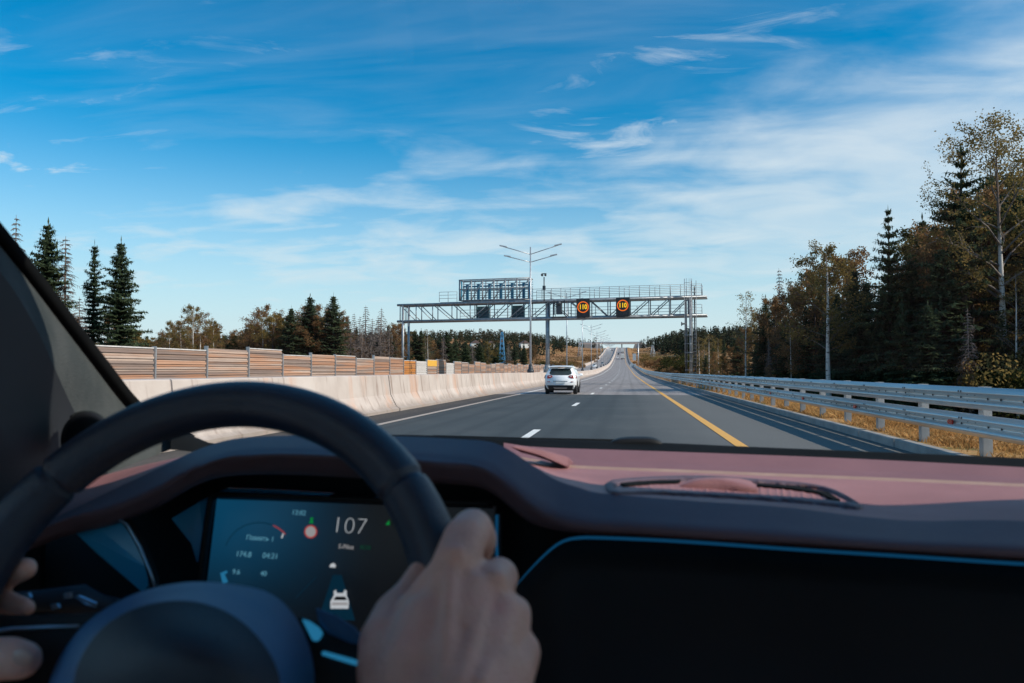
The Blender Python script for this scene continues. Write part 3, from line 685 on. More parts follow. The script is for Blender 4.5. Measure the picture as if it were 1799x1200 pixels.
def wheel(parent, x, y, r=.34, w=.23):
    b = MB(); s = 1 if x > 0 else -1; xs = [x-s*w, x-s*w*.9, x-s*.02, x, x]
    b.grid([[(xx, y+rr*math.cos(t), r+rr*math.sin(t)) for t in np.linspace(0, 2*math.pi, 28, False)] for xx, rr in zip(xs, (r*.6, r*.97, r, r*.93, r*.68))], True, True)
    o = b.build('wheel', M['tyre'], parent); c = MB()
    for k in range(5): a = k*2*math.pi/5; c.prism([(x-s*.02, y+.05*math.cos(a+1.3), r+.05*math.sin(a+1.3)), (x-s*.02, y+r*.68*math.cos(a+.13), r+r*.68*math.sin(a+.13)), (x-s*.02, y+r*.68*math.cos(a-.13), r+r*.68*math.sin(a-.13)), (x-s*.02, y+.05*math.cos(a-1.3), r+.05*math.sin(a-1.3))], (s*.012, 0, 0))
    c.grid([[(x-s*.015, y+rr*math.cos(t), r+rr*math.sin(t)) for t in np.linspace(0, 2*math.pi, 28, False)] for rr in (r*.70, r*.62)], True, True); c.tube([(x-s*.03, y, r), (x, y, r)], .06, 12)
    c.build('rim', M['alloy'], o); return o
def lead_suv():
    """the white SUV ahead; y = 0 at the tail, nose at y = 4.45"""
    r = empty('suv', label='white SUV driving ahead in the left lane with red tail lamps', cat='car')
    L, Wd, H, B = 4.45, 1.85, 1.64, .30
    # tail surface: y as a function of height, lateral half width as a function of height
    zt = [.30, .42, .55, .70, .85, .98, 1.06, 1.10, 1.20, 1.35, 1.48, 1.55, 1.60, 1.64]
    yt = [.16, .05, .00, -.01, .01, .04, .07, .09, .17, .30, .42, .38, .46, .75]
    wt = [.80, .88, .905, .92, .925, .92, .905, .89, .84, .765, .695, .665, .63, .54]
    Y = lambda z: float(np.interp(z, zt, yt)); Wz = lambda z: float(np.interp(z, zt, wt))
    b = MB(); zz = np.unique(np.concatenate([np.linspace(.30, 1.64, 30), zt]))
    stations = np.concatenate([[0, .06, .16, .3], np.linspace(.5, 4.45, 22)])
    topy = [0, .46, .9, 1.6, 2.4, 2.9, 3.45, 3.6, 4.2, 4.45]; topz = [1.60, 1.62, 1.64, 1.65, 1.62, 1.52, 1.12, 1.06, .95, .72]
    rows = []
    for s in stations:
        row = []
        top = float(np.interp(max(s, .46), topy, topz))
        for sd_ in (-1, 1):
            half = []
            for z in zz:
                t = (z-.30)/1.34; z2 = .30+(top-.30)*t
                y = max(s, Y(z2)+.0) if s > .5 else Y(z2)+s*1.0
                y = min(max(y, s if s > .5 else y), L)
                k = Wz(z2 if top > 1.3 else .30+.8*t*(top-.30)/.8)*(1-.20*max(0, (s-3.5)/.95)**2)
                bul = .93+.07*min(1, s/.25) if s < .25 else 1
                half.append((sd_*k*bul, y, z2))
            row += half if sd_ == -1 else half[::-1]
        rows.append(row)
    b.grid(rows, True, True); n = len(rows[0]); m = n//2
    for i in range(m-1): b.f.append((i, i+1, n-2-i, n-1-i)); b.sm.append(True)
    e = (len(rows)-1)*n
    for i in range(m-1): b.f.append((e+i, e+i+1, e+n-2-i, e+n-1-i)); b.sm.append(True)
    b.build('body', M['car_white'], r)
    def patch(name, poly, mat, off=.012, parent=r, n=9, th=.0):
        """a panel lying on the tail: rows of (z, xl, xr)"""
        g_ = []
        for z, x0, x1 in poly:
            g_.append([(x0+(x1-x0)*k/(n-1), Y(z)-off+.07*(min(1, abs((x0+(x1-x0)*k/(n-1))/Wz(z))))**6, z) for k in range(n)])
        q = MB(); q.grid(g_, True); g2 = [[(x, y+off+.02, z) for x, y, z in row] for row in g_]
        q.grid([g_[0], g2[0]], False); q.grid([g_[-1], g2[-1]], False); q.grid([[row[0] for row in g_], [row[0] for row in g2]], False); q.grid([[row[-1] for row in g_], [row[-1] for row in g2]], False)
        return q.build(name, mat, parent)
    patch('rear_window', [(1.10, -.50, .50), (1.14, -.61, .61), (1.22, -.64, .64), (1.34, -.61, .61), (1.44, -.55, .55), (1.47, -.48, .48)], M['car_glass'], .015)
    sp = MB(); sp.grid([[(x, y0-.05*(1-(x/.68)**2), z-.03*(x/.68)**2) for x in np.linspace(-.66, .66, 13)] for y0, z in ((.62, 1.635), (.28, 1.60), (.24, 1.575), (.30, 1.55), (.50, 1.53))], True); sp.build('spoiler', M['car_white'], r)
    for s in (-1, 1):
        lamp_ = patch('tail_lamp', [(.90, s*.66, s*.90), (.95, s*.52, s*.92), (1.02, s*.44, s*.91), (1.085, s*.52, s*.89)], M['tail_lamp'], .022)
        patch('clear_lens', [(1.0, s*.55, s*.66), (1.025, s*.54, s*.66)], M['head_lamp'], .027, lamp_)
        patch('reflector', [(.695, s*.58, s*.86), (.735, s*.60, s*.86)], M['tail_lamp'], .02)
        mir = MB(); mir.ball((s*1.02, 3.0, 1.10), .11, 12, 8, (1.15, .6, .8)); mir.box((s*.90, 3.0, 1.04), (.16, .05, .05)); mir.build('door_mirror', M['car_white'], r)
        wn = MB(); wn.prism([(s*(.87), 1.0, 1.06), (s*.87, 3.25, 1.04), (s*.70, 2.75, 1.47), (s*.685, 1.1, 1.48), (s*.72, .75, 1.40)], (s*.012, 0, 0)); wn.build('side_window', M['car_glass'], r)
        MB().tube([(s*.57, .85, 1.66), (s*.57, 1.2, 1.70), (s*.56, 2.3, 1.69), (s*.55, 2.7, 1.62)], .02, 6).build('roof_rail', M['car_black'], r)
        for y in (.82, 3.52):
            wheel(r, s*.915, y, .35, .24)
            ar = MB(); ar.grid([[(s*(.935), y+rr*math.cos(t), .35+rr*math.sin(t)) for t in np.linspace(-.15, math.pi+.15, 20)] for rr in (.37, .45)]+[[(s*.86, y+.45*math.cos(t), .35+.45*math.sin(t)) for t in np.linspace(-.15, math.pi+.15, 20)]], True); ar.build('wheel_arch', M['car_black'], r)
    patch('plate_recess', [(.735, -.40, .40), (.765, -.42, .42)], M['car_black'], .012)
    pl_ = patch('number_plate', [(.62, -.26, .26), (.715, -.26, .26)], M['plate'], .02)
    patch('rear_bumper', [(.30, -.80, .80), (.36, -.86, .86), (.44, -.90, .90), (.50, -.91, .91), (.52, -.90, .90)], M['car_black'], .03)
    patch('skid_plate', [(.31, -.34, .34), (.40, -.40, .40)], M['alloy'], .045)
    MB().box((0, 2.3, .27), (1.5, 3.6, .12)).build('underbody', M['car_black'], r)
    MB().box((0, .36, 1.53), (.3, .03, .02)).build('brake_lamp', M['tail_lamp'], r)
    MB().prism([(-.02, 1.0, 1.65), (.02, 1.0, 1.65), (.008, .93, 1.73), (-.008, .93, 1.73)], (0, .06, 0)).build('aerial', M['car_black'], r)
    return r
suv = lead_suv(); p = at(984.5, 693, 42.0); suv.location = (p[0], 42.0, float(rz(42)) + .004); suv.rotation_euler = (0, 0, .012)
def small_car(mat, label, L=4.3, Wd=1.8, H=1.5):
    r = empty('car', label=label, cat='car')
    car_body(L, Wd, H, [(0, .8*H*.62), (.05, .62*H), (.35, .66*H), (.85, .97*H), (1.4, H), (2.3, .98*H), (3.1, .66*H), (4.1, .54*H), (L, .42*H)], .9, mat, parent=r)
    MB().prism([(-Wd*.34, .36, .68*H), (Wd*.34, .36, .68*H), (Wd*.28, .78, .92*H), (-Wd*.28, .78, .92*H)], (0, -.03, .01)).build('rear_window', M['car_glass'], r)
    MB().prism([(-Wd*.36, 3.12, .68*H), (Wd*.36, 3.12, .68*H), (Wd*.29, 2.42, .95*H), (-Wd*.29, 2.42, .95*H)], (0, .03, .02)).build('windscreen', M['car_glass'], r)
    for s in (-1, 1):
        MB().box((s*Wd*.4, .0, .58*H), (.26, .1, .14)).build('tail_lamp', M['tail_lamp'], r); MB().box((s*Wd*.36, L-.06, .42*H), (.3, .1, .12)).build('headlight', M['head_lamp'], r)
        for y in (.8, 3.4): wheel(r, s*Wd*.5, y, .32, .2)
    return r
def park(o, x, y, rot=0, dz=.0): o.location = (x+float(rx(y)), y, float(rz(y))+dz); o.rotation_euler = (math.atan2(float(rz(y+3)-rz(y-3)), 6)*(1 if rot == 0 else -1), 0, rot)
park(small_car(M['car_white'], 'white car coming towards us on the opposing carriageway behind the third lamp post', H=1.65), -13.6, 345, math.pi)
park(small_car(M['car_grey'], 'grey car on the opposing carriageway, farther up than the white one'), -12.4, 455, math.pi)
park(small_car(M['car_dark'], 'tiny dark car high on the opposing carriageway near the bridge'), -12.4, 850, math.pi)
park(small_car(M['car_white'], 'small white car in the left lane beside the lorry on the far hill'), -4.6, 640)
park(small_car(M['car_dark'], 'dark car in the left lane far up the hill behind the white car', H=1.9), -4.4, 745)
def lorry(label, L=11, H=4.0):
    r = empty('lorry', label=label, cat='lorry', group='lorries climbing the far hill')
    MB().box((0, L/2, 1.05+H/2-.5), (2.55, L, H-1.0)).build('cargo_box', M['truck_box'], r, bevel=.04)
    MB().box((0, L/2, .85), (2.2, L, .3)).build('chassis', M['car_black'], r); MB().box((0, L+1.3, 1.7), (2.4, 2.2, 2.5)).build('cab', M['car_grey'], r, bevel=.1)
    for s in (-1, 1):
        MB().box((s*1.0, -.03, .8), (.35, .06, .18)).build('tail_lamp', M['tail_lamp'], r)
        for y in (1.2, 2.5, L+1.2): wheel(r, s*1.25, y, .5, .35)
    return r
park(lorry('pale box lorry in the right lane of the far hill, nearer of the two'), .0, 610); park(lorry('white lorry higher up the far hill, beyond the first one', 9), -.6, 800)

# ================================================================== trees
class TB:
    """numpy leaf collector"""
    def __init__(s): s.q = []; s.t = []
    def quads(s, c, u, v, tone):
        """rhombus leaves: centre c, half axes u, v (n,3)"""
        s.q.append(np.stack([c-u, c-v, c+u, c+v], 1)); s.t.append(np.broadcast_to(tone, (len(c),)))
    def mesh(s, name, mat):
        Q = np.concatenate(s.q); return fast_mesh(name, Q.reshape(-1, 3), np.arange(len(Q)*4).reshape(-1, 4), mat, np.concatenate(s.t))
def unit(v): return v/(np.linalg.norm(v, axis=-1, keepdims=True)+1e-9)
def rvec(n): return unit(RNG.normal(size=(n, 3)))
def spruce(H=14.0, Rr=2.5, seed=1, dens=1.0, bare=.06, droop=.35, thin=0.0, ragged=.3, wf=1.0, gap=1.0):
    rg = np.random.default_rng(seed); t = TB(); tk = MB(); tk.tube([(0, 0, -.6), (0, 0, H*.3), (.05, .03, H*.7), (0, 0, H)], [.013*H, .011*H, .006*H, .01], 8)
    z = H*bare; lev = 0
    while z < H*.985:
        f = z/H; Lm = min(Rr*(1-f)**.74*(.82+.18*math.sin(lev*1.9+seed)), (H-z)*.5)+.03; nb = int(7+4*(1-f))
        a0 = rg.uniform(0, 6.28)
        for b in range(nb):
            if rg.random() < thin: continue
            a = a0+6.283*b/nb+rg.normal(0, .15); L = Lm*(1+ragged*rg.normal())
            if L < .1: continue
            up = .55*f-.15+rg.normal(0, .05); da = np.array([math.cos(a), math.sin(a), 0]); sd_ = np.array([-math.sin(a), math.cos(a), 0])
            n = max(4, int(L/.105*dens)); s = np.linspace(.12, 1, n)*L
            P = da*s[:, None]; P[:, 2] = z+up*s-droop*(s**2)/(Rr+.5)*(1-f)+.12*np.clip(s/L-.75, 0, 1)*L
            if L > .6: tk.tube([(0, 0, z), P[n//2], P[-1]], [.022, .014, .005], 4, False)
            w = .56*(1-.6*s/L)*min(1, L*.9)*wf+.08
            for side in (-1, 1):
                c = P+sd_*side*w[:, None]*.55+rg.normal(0, .035, (n, 3)); c[:, 2] -= .10*w+rg.uniform(0, .06, n)
                u = (da*.45+sd_*side*.8)*(w*.75)[:, None]+rg.normal(0, .03, (n, 3)); u[:, 2] -= .22*w
                v = np.cross(u, [0, 0, 1.])*.28+rg.normal(0, .02, (n, 3))
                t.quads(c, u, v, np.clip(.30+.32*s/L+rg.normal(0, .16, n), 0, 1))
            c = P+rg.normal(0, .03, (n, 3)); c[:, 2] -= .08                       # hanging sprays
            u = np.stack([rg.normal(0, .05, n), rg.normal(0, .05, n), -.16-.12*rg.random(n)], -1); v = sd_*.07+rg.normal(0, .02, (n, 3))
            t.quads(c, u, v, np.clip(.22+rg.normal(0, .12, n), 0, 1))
            t.quads(P[-1:]+da*.06, da[None]*.14, sd_[None]*.05, .8)
        z += (.30+.12*(1-f))*H/14*1.05*gap; lev += 1
    c = np.array([[0, 0, H]]); t.quads(c, np.array([[0, 0, .4]]), np.array([[.06, 0, 0]]), .6)
    return t.mesh('crown', M['spruce']), tk.mesh('trunk', M['bark'])
def dead_spruce(H=13.0, Rr=1.6, seed=1, brown=0.0):
    rg = np.random.default_rng(seed); tk = MB(); tk.tube([(0, 0, -.6), (.05, 0, H*.5), (0, .05, H)], [.012*H, .008*H, .012], 7); t = MB(); tb = TB(); any_ = False
    z = H*.14
    while z < H*.985:
        f = z/H; L0 = Rr*(1-f)**.7+.15
        for b in range(9):
            a = rg.uniform(0, 6.28); L = L0*rg.uniform(.35, 1.1); d = np.array([math.cos(a), math.sin(a), 0]); e = d*L; e[2] = -L*rg.uniform(.1, .55)
            m = d*L*.55; m[2] = -L*.05; o = np.array([0, 0, z])
            t.tube([o, o+m, o+e], [.034, .024, .008], 3, False, False)
            for q in range(6):
                s = rg.uniform(.35, 1); p = o+m*2*s*(1-s)+e*s*s+m*0; p = o+e*s+np.array([0, 0, L*.12*(1-s)]); v = rg.normal(0, 1, 3); v[2] = -abs(v[2])-.3; v = v/np.linalg.norm(v)*L*.28
                t.tube([p, p+v], [.016, .007], 3, False, False)
            if brown and f < brown:
                n = 10; s = rg.random(n); c = o+e*s[:, None]+rg.normal(0, .08, (n, 3)); tb.quads(c, rg.normal(0, .11, (n, 3)), rg.normal(0, .05, (n, 3)), rg.random(n)); any_ = True
        z += .34*H/13
    b = t.mesh('branches', M['dead_bark'])
    return b, tk.mesh('trunk', M['dead_bark']), (tb.mesh('foliage', M['brown_leaf']) if any_ else None)
def birch(H=14.0, Rr=3.2, seed=1, base=.30, leaves=60, lean=(0, 0), mat='birch_leaf', lsz=.11, bark='birch_bark', updo=.75, spread=.5, r0=.012, limb=1.0, taper=.9):
    rg = np.random.default_rng(seed); tk = MB(); br = MB(); t = TB()
    def trunk_at(f): return np.array([lean[0]*f*f*H+.12*math.sin(f*5+seed)*f, lean[1]*f*f*H+.10*math.sin(f*4+seed*2)*f, f*H])
    fs = np.linspace(-.04, .97, 14); tk.tube([trunk_at(f) if f >= 0 else np.array([0, 0, f*H]) for f in fs], [r0*H*(1-taper*max(0, f)**.8)+.008 for f in fs], 9)
    nb = 26
    for b in range(nb):
        f = base+(.96-base)*((b+rg.random())/nb); o = trunk_at(f); a = b*2.4+rg.normal(0, .4)
        q = (f-base)/(1-base); L = Rr*(math.sin(math.pi*min(1, .22+.78*q))**.7*.9+.12)*rg.uniform(.65, 1.15)
        d = unit(np.array([math.cos(a), math.sin(a), updo*rg.uniform(.6, 1.4)])); side = np.cross(d, [0, 0, 1.])
        pts = [o+d*L*s+side*rg.normal(0, .06)*L*s+np.array([0, 0, -.14*L*s*s+.0]) for s in (0, .3, .6, 1.0)]
        rr = max(.012, .006*H*(1-f)*.9)*limb; br.tube(pts, [rr, rr*.7, rr*.45, .006], 5, False)
        for k in range(9):
            s = .28+.72*(k+rg.random())/9; p = o+(pts[-1]-o)*s+np.array([0, 0, .08*L*s*(1-s)*4*.3])
            e = unit(d*.6+rg.normal(0, .7, 3)+np.array([0, 0, .25]))*L*rg.uniform(.22, .48)*(1.15-s*.5); e2 = e*1.0; e2[2] -= .18*np.linalg.norm(e)
            br.tube([p, p+e*.55, p+e2], [rr*.35+.004, .006, .003], 3, False, False)
            n = max(3, int(leaves*rg.uniform(.3, 1.4)/9*2.2)); ss = rg.random(n)**.6
            c = p+e2*ss[:, None]+rg.normal(0, .10+.10*spread, (n, 3))*np.array([1, 1, 1.1])-np.array([0, 0, .08])
            u = rg.normal(0, 1, (n, 3)); u = unit(u)*lsz*rg.uniform(.6, 1.2, (n, 1)); w = unit(np.cross(u, rg.normal(0, 1, (n, 3))))*lsz*.62
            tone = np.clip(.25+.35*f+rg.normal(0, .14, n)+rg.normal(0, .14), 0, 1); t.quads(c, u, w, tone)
    return t.mesh('crown', M[mat]), tk.mesh('trunk', M[bark]), br.mesh('limbs', M['bark'] if bark == 'bark' else M['birch_limb'])
M['birch_limb'] = pm('birch_limbs', (.09, .07, .06), (.20, .165, .145), 3, .9)
def bush(seed=1, Hh=2.2, W_=1.8, n=1900, mat='green_leaf', ls=.075):
    rg = np.random.default_rng(seed); t = TB(); lob = [(rg.normal(0, .42, 3)*np.array([W_, W_, 0])+np.array([0, 0, Hh*rg.uniform(.25, .8)]), rg.uniform(.35, .75)) for _ in range(11)]
    for c0, r in lob:
        m = n//11; d = unit(rg.normal(size=(m, 3)))*(r*Hh*.42*rg.random((m, 1))**.4)
        c = c0+d*np.array([1.1, 1.1, 1]); c[:, 2] = np.abs(c[:, 2]); u = unit(rg.normal(size=(m, 3)))*ls*rg.uniform(.6, 1.3, (m, 1)); w = unit(np.cross(u, rg.normal(size=(m, 3))))*ls*.6
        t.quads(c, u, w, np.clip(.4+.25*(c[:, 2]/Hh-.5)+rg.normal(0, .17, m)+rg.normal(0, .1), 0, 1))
    return t.mesh('bush', M[mat])

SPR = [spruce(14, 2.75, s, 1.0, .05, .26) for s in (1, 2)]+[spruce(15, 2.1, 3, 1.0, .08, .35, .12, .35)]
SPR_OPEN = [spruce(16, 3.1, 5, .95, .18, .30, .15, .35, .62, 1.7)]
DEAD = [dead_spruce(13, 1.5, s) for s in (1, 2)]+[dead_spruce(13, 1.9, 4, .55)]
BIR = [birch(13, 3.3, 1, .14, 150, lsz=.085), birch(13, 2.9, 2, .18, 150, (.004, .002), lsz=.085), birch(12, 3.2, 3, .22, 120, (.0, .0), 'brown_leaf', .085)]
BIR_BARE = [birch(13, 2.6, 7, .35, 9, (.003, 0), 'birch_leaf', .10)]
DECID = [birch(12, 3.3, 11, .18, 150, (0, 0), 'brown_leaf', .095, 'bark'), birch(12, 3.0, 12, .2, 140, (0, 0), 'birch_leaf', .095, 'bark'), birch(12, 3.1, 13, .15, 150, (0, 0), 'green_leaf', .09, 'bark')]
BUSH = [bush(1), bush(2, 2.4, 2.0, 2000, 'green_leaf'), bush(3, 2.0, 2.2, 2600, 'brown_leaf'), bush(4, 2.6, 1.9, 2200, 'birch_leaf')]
LEDGER = []        # everything planted, labelled at the end
NATH = {'spruce': 14.0, 'dead': 13.0, 'birch': 13.0, 'brown': 12.0, 'bare': 13.0, 'decid': 12.0, 'open': 16.0, 'bush': 2.3}
def plant(kind, x, y, h, v=0, wide=1.0, label=None, region=None, rot=None, meshes=None, H0=1.0):
    z = float(terrain(x, y))-.05; rot = random.uniform(0, 6.28) if rot is None else rot
    src = meshes or {'spruce': SPR, 'dead': DEAD, 'birch': BIR[:2], 'brown': BIR[2:], 'bare': BIR_BARE, 'decid': DECID, 'open': SPR_OPEN, 'bush': BUSH}[kind]
    src = src if meshes else src[v % len(src)]
    k = h/(NATH[kind] if not meshes else H0)
    nm = {'spruce': 'spruce_tree', 'open': 'spruce_tree', 'dead': 'dead_spruce', 'birch': 'birch_tree', 'brown': 'birch_tree', 'bare': 'bare_birch', 'decid': 'autumn_tree', 'bush': 'bush'}[kind]
    if kind == 'bush':
        o = link(nm, src); r = o
    else:
        r = empty(nm)
        for part, me in zip(('crown', 'trunk', 'limbs') if kind != 'dead' else ('branches', 'trunk', 'foliage'), src):
            if me: link(part, me, r)
    r.location = (x, y, z); r.rotation_euler = (0, 0, rot); r.scale = (k*wide, k*wide, k)
    r['category'] = 'bush' if kind == 'bush' else 'tree'
    if label: r['label'] = label
    LEDGER.append([r, kind, region, label, proj((x, y, z+h))[0], h, y]); return r
def plant_px(kind, px, ptop, d, v=0, wide=1.0, label=None, region=None, **k):
    p = at(px, ptop, d); return plant(kind, p[0], d, p[2]-float(terrain(p[0], d)), v, wide, label, region, **k)

# ---- left: trees standing beyond the noise fence
plant_px('spruce', 85, 388, 56, 0, 1.15, 'broad dark spruce nearest the windscreen pillar on the left')
plant_px('spruce', 166, 443, 60, 2, .95, 'shorter slim spruce between the dead spruce and the tallest one on the left')
plant_px('spruce', 213, 420, 58, 1, 1.12, 'full dark spruce on the left, last of the tall group before the open sky')
plant_px('dead', 29, 376, 55, 0, .9, 'bare grey dead spruce tip just above the windscreen pillar')
plant_px('dead', 117, 414, 57, 2, 1.2, 'bare reddish dead spruce between the two left spruces')
plant_px('dead', 140, 520, 52, 2, 1.3, 'low brown dead spruce in front of the left spruces')
plant_px('birch', 299, 563, 74, 1, .75, 'small birch with thin trunk just right of the tall left spruces')
plant_px('birch', 341, 532, 72, 0, .95, 'tall autumn birch, highest of the three right of the left spruces')
plant_px('birch', 376, 562, 74, 1, .8, 'smaller birch beside the tall autumn birch on its right')
for px, top, d, k, v, w in ((318, 572, 78, 'brown', 0, 1.2), (352, 560, 76, 'brown', 0, 1.1), (308, 588, 84, 'decid', 1, 1.3), (368, 580, 82, 'decid', 0, 1.2), (342, 582, 84, 'spruce', 1, 1.6), (292, 594, 86, 'decid', 0, 1.3), (236, 585, 80, 'decid', 1, 1.1), (192, 560, 70, 'decid', 0, .9),
    (462, 556, 92, 'brown', 0, 1.2), (480, 560, 90, 'decid', 1, 1.2), (538, 548, 94, 'brown', 0, 1.3), (555, 562, 90, 'decid', 0, 1.3), (508, 562, 96, 'decid', 0, 1.2), (590, 552, 96, 'decid', 0, 1.1), (600, 578, 92, 'dead', 2, 1.6), (616, 572, 94, 'dead', 0, 1.6), (636, 572, 96, 'dead', 1, 1.6), (652, 574, 98, 'dead', 2, 1.6), (668, 570, 100, 'dead', 0, 1.6), (684, 574, 102, 'dead', 1, 1.6), (698, 578, 104, 'decid', 0, 1.0),
    (445, 578, 94, 'decid', 0, 1.2), (420, 600, 96, 'decid', 2, 1.4), (400, 602, 98, 'spruce', 0, 1.6), (437, 604, 92, 'spruce', 1, 1.7), (456, 598, 96, 'spruce', 2, 1.7), (493, 590, 92, 'spruce', 0, 1.6), (523, 588, 92, 'spruce', 1, 1.7), (566, 585, 96, 'spruce', 2, 1.7), (584, 590, 94, 'decid', 1, 1.4)): plant_px(k, px, top-(9 if k in ('decid', 'brown') else 0), d, v, w*1.1, None, 'left')
plant_px('birch', 330, 570, 80, 0, .9, None, 'left'); plant_px('decid', 355, 585, 78, 0, 1, None, 'left')
for px, top, d, k, v, w in ((470, 545, 96, 'brown', 0, 1.0), (512, 545, 112, 'spruce', 0, 1.1), (491, 549, 116, 'spruce', 1, 1), (545, 520, 90, 'spruce', 0, 1.25), (586, 518, 90, 'spruce', 1, 1.2), (512, 540, 88, 'spruce', 1, 1.2),
    (560, 545, 96, 'brown', 0, 1.1), (500, 572, 92, 'birch', 0, 1.0), (525, 578, 94, 'decid', 0, 1.1), (535, 560, 100, 'decid', 0, 1.0), (572, 560, 95, 'decid', 1, .9), (600, 562, 98, 'dead', 2, 1.2), (612, 556, 104, 'dead', 0, 1.0),
    (622, 551, 106, 'dead', 1, 1.0), (632, 556, 104, 'dead', 2, 1), (643, 538, 108, 'dead', 0, 1.2), (655, 560, 110, 'dead', 2, 1.1), (670, 542, 108, 'dead', 1, 1.3), (664, 558, 106, 'dead', 2, 1.3), (676, 560, 112, 'dead', 2, 1.2),
    (690, 566, 116, 'bare', 0, .9), (610, 566, 112, 'spruce', 2, 1), (595, 575, 104, 'decid', 0, 1), (626, 578, 110, 'spruce', 0, 1.1), (650, 585, 112, 'spruce', 1, 1.2), (682, 578, 118, 'spruce', 2, 1.2), (700, 575, 120, 'decid', 0, .9),
    (729, 583, 128, 'spruce', 0, 1.15), (740, 580, 128, 'spruce', 1, 1.1), (748, 592, 132, 'bare', 0, .9), (752, 578, 122, 'bare', 0, .8), (785, 583, 140, 'spruce', 0, 1.3), (779, 594, 136, 'dead', 2, 1.3), (800, 597, 146, 'spruce', 2, 1.2),
    (818, 600, 150, 'spruce', 1, 1.2), (770, 600, 140, 'spruce', 1, 1.2), (760, 606, 136, 'decid', 0, 1), (830, 606, 152, 'dead', 2, 1.4), (843, 604, 158, 'spruce', 0, 1.3), (858, 608, 160, 'decid', 1, 1), (872, 604, 164, 'spruce', 1, 1.2),
    (893, 606, 168, 'dead', 2, 1.5), (904, 608, 172, 'spruce', 2, 1.2), (921, 611, 176, 'spruce', 0, 1.2), (935, 613, 180, 'decid', 0, 1.1), (410, 588, 110, 'decid', 0, 1.0), (425, 592, 116, 'spruce', 0, 1.2), (440, 590, 112, 'decid', 1, 1.1),
    (395, 590, 120, 'spruce', 1, 1.2), (452, 575, 108, 'decid', 0, .9), (280, 592, 120, 'spruce', 1, 1.3), (258, 590, 116, 'spruce', 0, 1.3), (265, 600, 100, 'decid', 1, 1.1), (315, 592, 125, 'spruce', 0, 1.3), (384, 596, 104, 'spruce', 2, 1.3),
    (432, 600, 98, 'decid', 0, 1.1), (468, 590, 104, 'spruce', 0, 1.3), (484, 598, 98, 'decid', 0, 1.2), (518, 600, 104, 'spruce', 1, 1.5), (550, 590, 112, 'spruce', 0, 1.5), (575, 592, 108, 'spruce', 2, 1.5), (610, 595, 104, 'spruce', 1, 1.4), (640, 600, 108, 'decid', 0, 1.1), (662, 600, 104, 'spruce', 0, 1.4), (690, 600, 112, 'spruce', 1, 1.4), (712, 602, 124, 'spruce', 0, 1.3)):
    plant_px(k, px, top-(8 if k in ('decid', 'brown', 'birch') else 2), d, v, w*1.15, None, 'left')
# ---- right: the wood beyond the guardrail
tallb = birch(17.6, 5.9, 21, .38, 210, (-.006, 0), 'birch_leaf', .08, updo=.85, spread=.9, r0=.0165, limb=1.8, taper=.99)
plant_px('birch', 1752, 196, 46, label='tallest birch with thick pale trunk and sparse leaves at the right edge', meshes=tallb, rot=1.0, H0=18.6)
leanb = birch(11.9, 3.3, 23, .34, 150, (-.012, 0), 'birch_leaf', .085, r0=.018)
plant_px('birch', 1452, 424, 52, label='leaning birch with white spotted trunk and brown crown in the right wood', meshes=leanb, rot=0.0, H0=12.4)
plant_px('open', 1688, 262, 47, 0, 1.3, 'big dark spruce with layered boughs behind the tallest birch')
plant_px('open', 1560, 366, 50, 0, 1.05, 'pointed spruce rising above the middle of the right wood')
plant_px('dead', 1369, 470, 78, 0, .9, 'dead-topped spruce standing left of the leaning birch')
plant_px('bare', 1309, 508, 84, 0, .9, 'slender nearly bare birch at the left end of the right wood')
plant_px('dead', 1350, 592, 60, 2, .8, 'small grey dead spruce low at the front of the right wood')
plant_px('bare', 1388, 540, 66, 0, .5, 'crooked pale bare birch stem before the dead-topped spruce')
